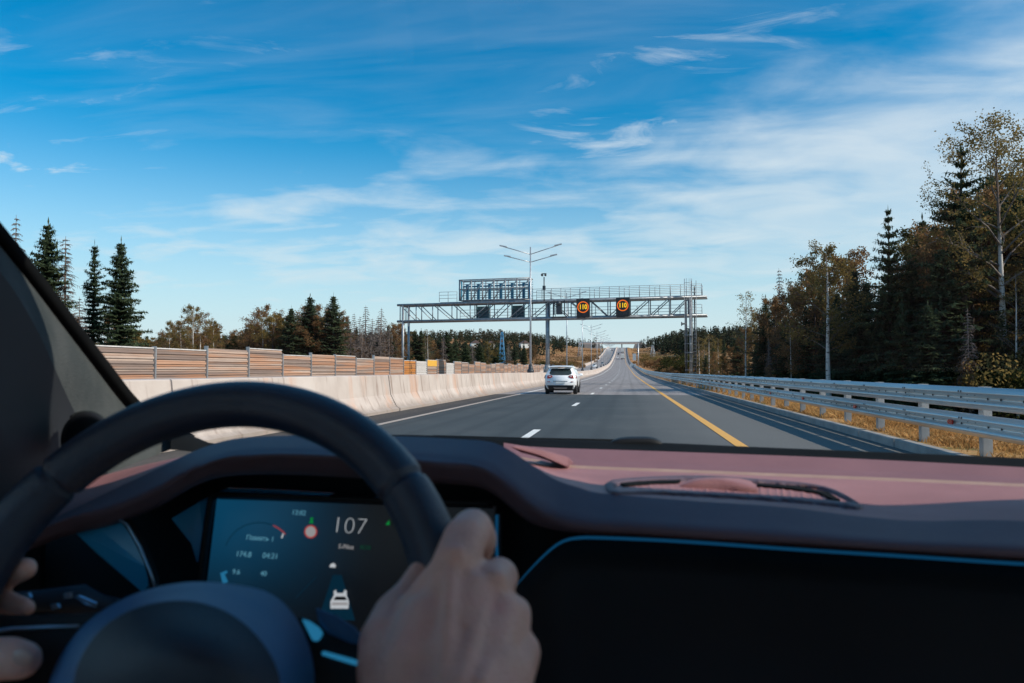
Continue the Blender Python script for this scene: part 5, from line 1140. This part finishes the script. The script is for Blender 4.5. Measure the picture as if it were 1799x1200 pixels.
ui_poly([(581, 1069), (581, 1056), (587, 1046), (587, 1038), (590, 1036), (592, 1042), (603, 1042), (606, 1036), (609, 1038), (609, 1046), (613, 1057), (612, 1069)], M['ui_white'], 'icon', .0045); ui_poly([(586, 1054), (590, 1048), (606, 1048), (610, 1054)], M['black_plastic'], 'icon', .0056); ui_poly([(583, 1063), (584, 1058.5), (611, 1058.5), (611, 1063)], M['ui_grey'], 'icon', .0056)
ui_poly([(579, 996), (581, 991), (586, 989), (590, 993), (589, 997)], M['ui_white'])
for a0, a1, mt, w_ in ((200, 292, M['ui_lane'], 1.0), (294, 318, M['ui_red'], 1.4)):
    t = np.radians(np.linspace(a0, a1, 14)); part(MB().tube([ui(455+62*math.cos(q), 980+62*math.sin(q)) for q in t], .0004*w_, 4).build('dial_arc', mt, None), scr)
ui_poly([(494, 945), (497, 937), (498.5, 937), (496.5, 945)], M['ui_white']); part(MB().tube([ui(520, 1050), ui(556, 1013)], .0004, 4).build('lane_line', M['ui_lane'], None), scr)
# frame round the display and side panels with the sky's reflection put into their blue
loft('display_frame', [[(347, 1150, .715), (360, 1000, .73), (377, 876, .742), (384, 874, .743), (500, 877.5, .743), (700, 885, .743), (866, 890, .743)], [(335, 1150, .70), (350, 1000, .715), (369, 873, .727), (380, 868, .728), (500, 871, .728), (700, 879, .728), (866, 884, .728)]], M['black_plastic'], 60, None, None, .004)
plate('side_panel', [(301, 911, .735), (350, 882, .745), (368, 877, .745), (358, 945, .74), (346, 988, .735), (336, 955, .735)], M['sky_blue'], .006)
plate('side_panel', [(345, 883, .752), (398, 858, .765), (480, 861, .765), (586, 867, .765), (562, 877, .76), (470, 874, .76), (385, 870, .755)], M['sky_blue'], .006)
plate('side_panel', [(600, 880, .752), (640, 879, .752), (664, 873, .755), (666, 876, .755), (640, 883, .752)], M['sky_blue'], .006)
plate('light_strip', [(387, 1007, .70), (395, 1004, .70), (396, 1008, .70), (391, 1011, .70), (397, 1024, .70), (391, 1026, .70)], M['led_glint'], .004)
plate('side_vent', [(103, 925, .655), (150, 910, .66), (197, 906, .66), (215, 915, .66), (240, 950, .655), (262, 1000, .65), (264, 1024, .65), (250, 1040, .65), (170, 972, .655), (128, 932, .655)], M['sky_blue'], .008)
loft('vent_rim', [[(98, 920, .66), (150, 904, .66), (200, 901, .66), (226, 914, .655), (252, 955, .65), (270, 1000, .645), (280, 1045, .64)], [(98, 924, .65), (150, 909, .65), (198, 906.5, .65), (219, 918, .645), (244, 957, .64), (261, 1000, .635), (268, 1045, .63)]], M['black_plastic'], 50, None, None, .005)
part(MB().tube(px3([(203, 908, .642), (224, 922, .64), (246, 960, .636), (262, 1000, .632), (272, 1030, .628)]), .0013, 6).build('light_line', M['chrome_blue'], None))
# windscreen pillar and door side
P1 = [(-220, 150, .50), (-110, 265, .57), (0, 396, .65), (60, 470, .71), (120, 547, .78), (185, 630, .87), (247, 707, .96), (300, 751, 1.02), (340, 770, 1.05)]
P2 = [(-235, 165, .495), (-124, 280, .565), (-14, 412, .645), (46, 486, .705), (105, 562, .775), (170, 645, .865), (231, 720, .955), (286, 762, 1.01), (330, 778, 1.03)]
P3 = [(-260, 260, .46), (-150, 340, .52), (-40, 430, .58), (0, 477, .61), (33, 523, .64), (67, 583, .68), (93, 640, .72), (133, 727, .80), (190, 832, .88)]
P4 = [(-300, 420, .42), (-220, 500, .47), (-140, 590, .52), (-90, 640, .55), (-60, 690, .58), (-20, 740, .62), (10, 790, .66), (50, 850, .72), (100, 880, .78)]
P5 = [(-330, 700, .38), (-290, 760, .42), (-260, 820, .46), (-240, 860, .48), (-220, 900, .5), (-200, 940, .52), (-180, 980, .55), (-150, 1020, .58), (-120, 1060, .6)]
loft('pillar_seal', [P1, P2], M['seal'], 40, None, None, .012)
a2, a3, a4, a5 = (np.array(px3(cr(P, 40))) for P in (P2, P3, P4, P5))
pil = part(MB().grid([list(a2+(a3-a2)*t) for t in np.linspace(0, 1, 6)], True).build('windscreen_pillar', M['pillar_cloth'], None, fixn=False))
part(MB().grid([list(a3*(1-t)+a4*t+np.array([0, -.010, 0])*math.sin(math.pi*t)) for t in np.linspace(0, 1, 8)]+[list(a4*(1-t)+a5*t) for t in np.linspace(.2, 1, 5)], True).build('pillar_inner', M['pillar_dark'], None, fixn=False), pil)
tw = MB(); rws = []
for s_, k_ in ((0, 1), (.012, 1), (.018, .8), (.019, .2)):
    rws.append([at(152+46*k_*math.cos(t), 775-52*k_*math.sin(t), .76-s_) for t in np.linspace(-.2, math.pi+.2, 24)])
tw.grid(rws, True); tweet = part(tw.build('tweeter', M['black_plastic'], None, fixn=False), pil)
part(MB().tube([at(152+47*math.cos(t), 775-52*math.sin(t), .752) for t in np.linspace(.5, 2.2, 20)], .0016, 6).build('tweeter_highlight', M['pillar_cloth'], None), tweet)  # highlight along the top edge put in as a paler bead
# left end of the dash and the door
loft('door_trim', [[(-200, 870, .50), (-60, 900, .60), (0, 925, .64), (110, 900, .70), (190, 845, .86)], [(-200, 930, .48), (-60, 960, .58), (20, 950, .63), (112, 910, .70), (205, 858, .80)]], M['dash_shaded'], 30)
# windscreen, roof, doors, rear
gw = []
for x in np.linspace(-1, 1, 13):
    gw.append([(CX+x*(.86-.06*t), (1.19-.15*x*x)+(.575-.02*x*x-1.19+.15*x*x)*t-.0*t, 1.205+(1.70-1.205)*t**.9) for t in np.linspace(0, 1, 9)])
part(MB().grid(gw, True).build('windscreen', M['windscreen'], None, fixn=False))
rf = MB(); rf.box((CX, .09, 1.76), (1.72, .98, .10)); rf.box((CX, -1.38, 1.76), (1.5, .2, .10)); rf.box((CX-.73, -.84, 1.76), (.26, .88, .10)); rf.box((CX+.73, -.84, 1.76), (.26, .88, .10)); roof = part(rf.build('roof', M['headliner'], None, bevel=.02))
part(MB().box((CX, -.84, 1.79), (1.1, .86, .006)).build('added_roof_glass', M['windscreen'], None), roof)  # unseen glass roof panel, added to let skylight reach the hand
bd = MB(); bd.box((CX, -1.55, .86), (1.6, .1, .7)); part(bd.build('rear_wall', M['headliner'], None))
for s in (-1, 1):
    d = MB(); d.box((CX+s*.83, -.35, .80), (.10, 2.3, .80)); door = part(d.build('door', M['pillar_dark'], None, bevel=.02))
    part(MB().box((CX+s*.78, -.55, 1.43), (.07, .12, .62)).build('door_pillar', M['headliner'], None), door)
    part(MB().box((CX+s*.80, -.42, 1.615), (.07, 2.0, .19)).build('window_frame', M['headliner'], None), door)  # unseen frame, put in to block a sun patch on the centre screen
part(MB().prism([(CX+.83, 1.06, 1.19), (CX+.90, 1.0, 1.19), (CX+.80, .50, 1.71), (CX+.73, .57, 1.71)], (0, -.05, 0)).build('windscreen_pillar', M['pillar_dark'], None))
part(MB().box((CX, -.2, .36), (1.6, 2.7, .06)).build('floor', M['headliner'], None))
part(MB().box((CX, 1.22, .78), (1.6, .06, .76)).build('bulkhead', M['black_plastic'], None))

# unseen tan leather seats and armrest, added to bounce warm light onto the hand
M['seat_leather'] = pm('seat_leather', (.46, .24, .13), (.54, .29, .16), 8, .6, bump=.3, bscale=500)
for sx0, sy0 in ((CX+.38, -.02), (CX-.37, -.20)):
    sb = MB(); sb.box((sx0, sy0-.10, .66), (.50, .52, .16)); seat = part(sb.build('seat', M['seat_leather'], None, bevel=.05))
    part(MB().prism([(sx0-.24, sy0-.33, .70), (sx0+.24, sy0-.33, .70), (sx0+.22, sy0-.50, 1.26), (sx0-.22, sy0-.50, 1.26)], (0, -.12, -.02)).build('backrest', M['seat_leather'], None, bevel=.04), seat)
    part(MB().box((sx0, sy0-.58, 1.38), (.27, .10, .17)).build('headrest', M['seat_leather'], None, bevel=.04), seat)
part(MB().box((CX, -.08, .70), (.20, .50, .22)).build('armrest', M['seat_leather'], None, bevel=.03))

# ---- steering wheel (fitted to the photo: centre, tilt 25.7 degrees, 37 cm across)
WC = np.array([-.2786, .4395, 1.173]); TL, WY = .44925, .01876
n_w = np.array([math.sin(WY)*math.cos(TL), -math.cos(WY)*math.cos(TL), math.sin(TL)]); e1_ = np.array([math.cos(WY), math.sin(WY), 0]); e2_ = np.cross(n_w, e1_)
if e2_[2] < 0: e2_ = -e2_
def wp(r, a, h=0.0): return WC+r*(math.cos(a)*e1_+math.sin(a)*e2_)+n_w*h
def rim_rows(a0, a1, n, f=lambda a: 1.0):
    rows = []
    for a in np.linspace(a0, a1, n):
        k = f(a); rows.append([wp(.1679+.0172*k*math.cos(t), a, .0172*k*(1.0+.06*math.sin(t))*math.sin(t)) for t in np.linspace(0, 2*math.pi, 28, False)])
    return rows
seams = [R(28), R(152), R(-90)]
def grip(a): 
    k = 1.0
    for s_ in (R(40), R(140)): k -= .16*math.exp(-((a-s_)/.013)**2)
    for s_ in (R(12), R(168)): k += .05*math.exp(-((a-s_)/.30)**2)
    return k
wheel_ = part(MB().grid(rim_rows(0, 2*math.pi, 600, grip)[:-1]+[], True, True).build('steering_wheel', M['wheel_leather'], None, fixn=False))
wheel_.data.update()
# airbag cover
HB = [(70, 1260, .375), (84, 1205, .39), (108, 1150, .402), (150, 1096, .412), (205, 1058, .42), (265, 1034, .425), (340, 1022, .427), (415, 1027, .425), (476, 1043, .42), (516, 1080, .412), (541, 1130, .405), (552, 1185, .395), (550, 1260, .38)]
HM = [(80, 1262, .36), (95, 1207, .372), (118, 1153, .383), (158, 1100, .392), (212, 1062, .398), (270, 1039, .402), (340, 1029, .403), (408, 1036, .40), (462, 1055, .396), (498, 1092, .39), (518, 1140, .382), (526, 1190, .373), (522, 1262, .36)]
HF = [(110, 1270, .335), (125, 1215, .345), (140, 1160, .352), (175, 1108, .358), (225, 1074, .362), (280, 1058, .364), (335, 1056, .364), (388, 1070, .362), (430, 1096, .358), (462, 1130, .352), (484, 1168, .346), (494, 1210, .34), (490, 1270, .33)]
hb, hm, hf = (cr(P, 70) for P in (HB, HM, HF)); hc = hf.copy(); hc[:, 0] = 305+(hf[:, 0]-305)*.55; hc[:, 1] = 1230+(hf[:, 1]-1230)*.5; hc[:, 2] = .325
hd = hf.copy(); hd[:, 0] = 305; hd[:, 1] = 1255; hd[:, 2] = .318
h1 = hm*.55+hf*.45
A = rows3([hb, hm, h1, hf]); rows = np.stack([cr(A[:, k], 16) for k in range(A.shape[1])], 1)
hub = part(MB().grid([list(r) for r in rows], True).build('airbag_shoulder', M['hub_lit'], None, fixn=False), wheel_)
hf2 = hf.copy(); hf2[:, 0] = 305+(hf[:, 0]-305)*.985; hf2[:, 1] += 1.5; hf2[:, 2] += .001
A = rows3([hf, hc, hd]); rows = np.stack([cr(A[:, k], 16) for k in range(A.shape[1])], 1)
part(MB().grid([list(r) for r in rows], True).build('airbag_cover', M['hub_plastic'], None, fixn=False), wheel_)
part(MB().tube([WC-n_w*.03-e2_*.03, WC-n_w*.26-e2_*.07], [.045, .05], 20).build('steering_column', M['black_plastic'], None), wheel_)
# spokes with their switch pads and trim
def wpx(px, py, dh=0):
    """photo point dropped onto the wheel plane, moved dh towards the driver"""
    d = at(px, py, 1)-EYE; t = ((WC+n_w*dh-EYE)@n_w)/(d@n_w); return EYE+d*t
def wplate(name, pts, mat, dh, th=.008, bevel=.002, parent=None):
    return part(MB().prism([wpx(*p, dh) for p in pts], -n_w*th).build(name, mat, None, bevel=bevel), parent or wheel_)
wplate('spoke', [(-110, 1085), (0, 1078), (60, 1080), (130, 1078), (185, 1074), (150, 1140), (118, 1210), (60, 1230), (-110, 1230)], M['black_plastic'], .004, .014)
wplate('spoke_trim', [(-100, 1128), (-40, 1110), (20, 1101), (80, 1098), (138, 1097), (136, 1102), (80, 1104), (20, 1107), (-40, 1117), (-100, 1136)], M['chrome_blue'], .0075, .004, .001)
wplate('spoke', [(520, 1082), (560, 1092), (600, 1112), (660, 1150), (720, 1180), (790, 1200), (780, 1330), (640, 1330), (540, 1290), (548, 1180)], M['black_plastic'], .004, .014)
wplate('spoke_trim', [(566, 1143), (600, 1152), (650, 1166), (720, 1186), (718, 1194), (648, 1176), (598, 1161), (563, 1150)], M['led_glint'], .008, .004, .001)
wplate('spoke_glint', [(528, 1086), (541, 1090), (556, 1100), (565, 1111), (557, 1125), (548, 1126), (540, 1110)], M['led_glint'], .010, .005, .0015)  # chrome highlight on the spoke put in as a glowing plate
wplate('switch_pad', [(552, 1066), (590, 1080), (622, 1102), (650, 1135), (612, 1128), (575, 1112), (560, 1095)], M['hub_lit'], .007, .006)
# stalk behind the left spoke
st = MB().tube(px3([(-30, 1068, .52), (30, 1062, .53), (70, 1056, .54), (104, 1055, .545), (140, 1052, .55), (172, 1066, .56), (240, 1080, .62)]), [.010, .010, .009, .0105, .012, .010, .010], 12).build('control_stalk', M['hub_plastic'], None); st = part(st)
for pts in ([(33, 1048, .515), (50, 1042, .515), (54, 1050, .515), (38, 1055, .515)], [(112, 1043, .52), (124, 1042, .52), (124, 1051, .52), (112, 1052, .52)], [(130, 1048, .52), (138, 1047, .52), (168, 1060, .525), (167, 1067, .525), (150, 1062, .52)], [(88, 1063, .52), (100, 1061, .52), (104, 1068, .52), (92, 1071, .52)]):
    plate('stalk_mark', pts, M['led_glint'] if 0 else M['chrome_blue'], .002, st)

# ================================================================== the driver's arms and hands
def skinmat():
    m, g = material('skin')
    tc = g.n('ShaderNodeTexCoord').outputs['Object']
    c = g.ramp(g.noise(tc, 26, 4, .6), [(.3, (.60, .32, .25)), (.55, (.75, .43, .345)), (.75, (.74, .36, .30))])
    h = g.math('ADD', g.noise(tc, 420, 3), g.math('MULTIPLY', g.n('ShaderNodeTexVoronoi', {'Vector': tc, 'Scale': 520.0}).outputs[0], .6))
    finish(g, g.n('ShaderNodeBsdfPrincipled', {'Base Color': c, 'Roughness': .52, 'Subsurface Weight': .18, 'Subsurface Radius': (.008, .003, .0016), 'Subsurface Scale': .6, 'Specular IOR Level': .4,
        'Normal': g.n('ShaderNodeBump', {'Height': h, 'Strength': .45, 'Distance': .0014}).outputs[0]}).outputs[0]); return m
M['skin'] = skinmat(); M['nail'] = pm('finger_nail', (.50, .32, .27), (.56, .38, .33), 30, .3); M['shirt'] = pm('dark_shirt', (.03, .035, .045), (.045, .05, .06), 20, .9)
drv = empty('person', (-.28, -.25, .75), label='driver with both hands on the steering wheel, bare forearms', cat='person')
class Flesh:
    def __init__(s): s.b = bmesh.new()
    def cap(s, p, q, r0, r1, n=16):
        p, q = np.array(p, float), np.array(q, float); L = np.linalg.norm(q-p); k = max(2, int(L/(.5*max(r0, r1)))+1)
        rows = MB(); d = (q-p)/(L+1e-9); ref = np.array([0, 0, 1.]) if abs(d[2]) < .9 else np.array([1., 0, 0]); u = np.cross(d, ref); u /= np.linalg.norm(u); w = np.cross(u, d)
        prof = [(-math.cos(t)*r0, math.sin(t)*r0) for t in np.linspace(.12, math.pi/2, 5)]+[(L+math.sin(t)*r1, math.cos(t)*r1) for t in np.linspace(0, math.pi/2-.12, 5)]
        rows.tube([p+d*a for a, _ in prof], [r for _, r in prof], n)
        vs = [s.b.verts.new(v) for v in rows.v]
        for f in rows.f: s.b.faces.new([vs[i] for i in f])
    def chain(s, pts):
        for a, b in zip(pts[:-1], pts[1:]): s.cap(a[0], b[0], a[1], b[1])
    def ell(s, c, ax, n=14):
        """ellipsoid, ax = three half-axis vectors"""
        rows = []; ax = [np.array(a, float) for a in ax]
        for i in range(n+1):
            t = math.pi*(.02+.96*i/n); rows.append([np.array(c)+ax[0]*math.sin(t)*math.cos(q)+ax[1]*math.sin(t)*math.sin(q)+ax[2]*math.cos(t) for q in np.linspace(0, 6.283, 20, False)])
        m = MB().grid(rows, True, True); m.f += [tuple(range(20)), tuple(len(m.v)-20+k for k in range(20))]; vs = [s.b.verts.new(v) for v in m.v]
        for f in m.f: s.b.faces.new([vs[i] for i in f])
fl = Flesh(); A_ = lambda px, py, Y: at(px, py, Y)
# right hand: back of the hand to the camera, fingers closed round the far side of the rim
wr = A_(782, 1345, .345)
K = {'i': A_(800, 992, .424), 'm': A_(862, 1032, .426), 'r': A_(895, 1088, .424), 'p': A_(911, 1147, .418)}
fl.chain([(wr, .027), (A_(745, 1270, .362), .026), (A_(735, 1200, .378), .025), (A_(760, 1110, .402), .022)])
fl.chain([(wr, .027), (A_(820, 1270, .360), .026), (A_(845, 1190, .385), .0235)])
fl.chain([(A_(770, 1250, .36), .022), (A_(778, 1130, .398), .019), (K['i'], .0135)]); fl.chain([(A_(790, 1250, .36), .022), (A_(825, 1140, .398), .0185), (K['m'], .0135)])
fl.chain([(A_(805, 1250, .362), .022), (A_(858, 1160, .396), .0175), (K['r'], .0130)]); fl.chain([(A_(825, 1260, .36), .022), (A_(882, 1195, .39), .0165), (K['p'], .0130)])
fl.cap(A_(800, 1050, .418), A_(850, 1090, .418), .0165, .0165); fl.cap(A_(850, 1090, .418), A_(880, 1150, .412), .0165, .016)
fl.cap(A_(792, 1170, .374), A_(806, 1085, .402), .0165, .0140); fl.cap(A_(808, 1130, .392), A_(826, 1050, .414), .0200, .0155); fl.cap(A_(850, 1150, .392), A_(876, 1085, .414), .0185, .0140)
fl.ell(A_(800, 983, .418), [(.0085, 0, 0), (0, .008, 0), (0, 0, .009)]); fl.ell(A_(868, 1026, .420), [(.009, 0, 0), (0, .008, 0), (0, 0, .009)]); fl.ell(A_(900, 1080, .418), [(.008, 0, 0), (0, .008, 0), (0, 0, .009)])
fl.chain([(K['i'], .0140), (A_(816, 948, .446), .0138), (A_(830, 930, .466), .0134), (A_(843, 948, .487), .0118), (A_(836, 980, .505), .0100), (A_(800, 1010, .512), .0092)])     # index
fl.chain([(K['m'], .0128), (A_(876, 1012, .455), .0118), (A_(880, 1014, .472), .0115), (A_(876, 1040, .494), .0106), (A_(852, 1062, .508), .0098), (A_(815, 1080, .512), .0090)])  # middle
fl.chain([(K['r'], .0122), (A_(902, 1078, .450), .0112), (A_(903, 1082, .466), .0108), (A_(896, 1105, .486), .0100), (A_(870, 1120, .498), .0092), (A_(835, 1130, .502), .0085)])   # ring
fl.chain([(K['p'], .0118), (A_(917, 1146, .438), .0102), (A_(916, 1150, .452), .0098), (A_(905, 1168, .470), .0090), (A_(880, 1176, .482), .0083), (A_(850, 1180, .486), .0076)])   # little
fl.chain([(A_(715, 1265, .365), .021), (A_(690, 1180, .388), .0195), (A_(683, 1128, .404), .0170), (A_(695, 1082, .424), .0140), (A_(722, 1046, .442), .0112), (A_(742, 1010, .455), .0100)])   # thumb
fl.chain([(A_(720, 1130, .408), .017), (A_(760, 1050, .420), .0145), (A_(790, 1005, .424), .0125)])  # web between thumb and index
for a_, b_, r_ in ((A_(790, 1210, .356), K['i'], .0040), (A_(815, 1200, .358), K['m'], .0046), (A_(850, 1200, .362), K['r'], .0048)):
    b2 = b_+np.array([0, -.0105, .004]); a2_ = a_+np.array([0, -.0115, .003]); fl.cap(a2_, b2, r_, r_*.9)     # tendons
# right arm
elb = np.array([.015, .06, .93]); fl.chain([(wr, .0275), (A_(775, 1460, .315), .030), (np.array([-.05, .2, 1.0]), .038), (elb, .043), (np.array([.0, -.15, 1.05]), .05), (np.array([-.08, -.32, 1.16]), .06)])
# left hand: fingers behind the rim, thumb resting on the spoke
lw = A_(-190, 1300, .355)
fl.chain([(lw, .027), (A_(-150, 1220, .38), .026), (A_(-120, 1120, .405), .022)]); fl.cap(A_(-150, 1060, .415), A_(-120, 1180, .395), .018, .02)
fl.chain([(A_(-140, 1040, .425), .0135), (A_(-150, 1000, .455), .0122), (A_(-110, 985, .480), .0112), (A_(-30, 1008, .487), .0102), (A_(22, 1006, .478), .0096), (A_(45, 999, .472), .0078)])
fl.chain([(A_(-150, 1085, .42), .0130), (A_(-165, 1060, .452), .0120), (A_(-110, 1045, .478), .0108), (A_(-40, 1052, .482), .0096), (A_(20, 1062, .472), .0080), (A_(46, 1068, .466), .0062)])
fl.chain([(A_(-155, 1140, .412), .0125), (A_(-170, 1120, .445), .0112), (A_(-120, 1110, .47), .010), (A_(-60, 1120, .474), .009)])
fl.chain([(A_(-150, 1190, .40), .0115), (A_(-165, 1170, .43), .010), (A_(-120, 1165, .452), .009), (A_(-70, 1172, .456), .008)])
fl.chain([(A_(-150, 1250, .375), .021), (A_(-90, 1190, .388), .0165), (A_(-30, 1160, .392), .0132), (A_(15, 1157, .390), .0122), (A_(38, 1160, .388), .0108)])
fl.chain([(A_(-140, 1150, .40), .016), (A_(-120, 1075, .418), .015), (A_(-140, 1040, .425), .0135)])
fl.chain([(lw, .0275), (A_(-230, 1420, .33), .03), (np.array([-.56, .15, .98]), .040), (np.array([-.58, .02, .93]), .043), (np.array([-.53, -.18, 1.05]), .05), (np.array([-.46, -.32, 1.16]), .06)])
fl.chain([(np.array([-.08, -.32, 1.16]), .06), (np.array([-.27, -.36, 1.16]), .10), (np.array([-.46, -.32, 1.16]), .06)]); fl.chain([(np.array([-.27, -.36, 1.14]), .12), (np.array([-.27, -.38, .95]), .14), (np.array([-.27, -.38, .72]), .14)])
me = bpy.data.meshes.new('body'); bmesh.ops.recalc_face_normals(fl.b, faces=fl.b.faces); fl.b.to_mesh(me); fl.b.free()
tmp = bpy.data.objects.new('body', me); COL.objects.link(tmp)
rm = tmp.modifiers.new('remesh', 'REMESH'); rm.mode = 'VOXEL'; rm.voxel_size = .0023; rm.use_smooth_shade = True
s1_ = tmp.modifiers.new('smooth', 'SMOOTH'); s1_.factor = .5; s1_.iterations = 5
dg = bpy.context.evaluated_depsgraph_get(); bm2 = bpy.data.meshes.new_from_object(tmp.evaluated_get(dg)); bpy.data.objects.remove(tmp)
bm2.name = 'body'; bm2.materials.clear(); bm2.materials.append(M['skin'])
for p_ in bm2.polygons: p_.use_smooth = True
body = bpy.data.objects.new('body', bm2); COL.objects.link(body); world_parent(body, drv)
b = MB(); b.tube([np.array([-.03, .02, .96]), np.array([.0, -.15, 1.05]), np.array([-.08, -.33, 1.16])], [.058, .066, .08], 16); b.tube([np.array([-.58, -.0, .95]), np.array([-.53, -.18, 1.05]), np.array([-.46, -.33, 1.16])], [.058, .066, .08], 16)
b.tube([np.array([-.27, -.38, 1.24]), np.array([-.27, -.38, 1.1]), np.array([-.27, -.38, .72])], [.12, .19, .18], 20); world_parent(b.build('shirt', M['shirt'], None), drv)
# a nail on the left thumb tip
nl = MB(); nc = A_(40, 1155, .378); nl.ball(nc, .0062, 12, 8, (1.1, .35, .8)); world_parent(nl.build('thumb_nail', M['nail'], None), body)
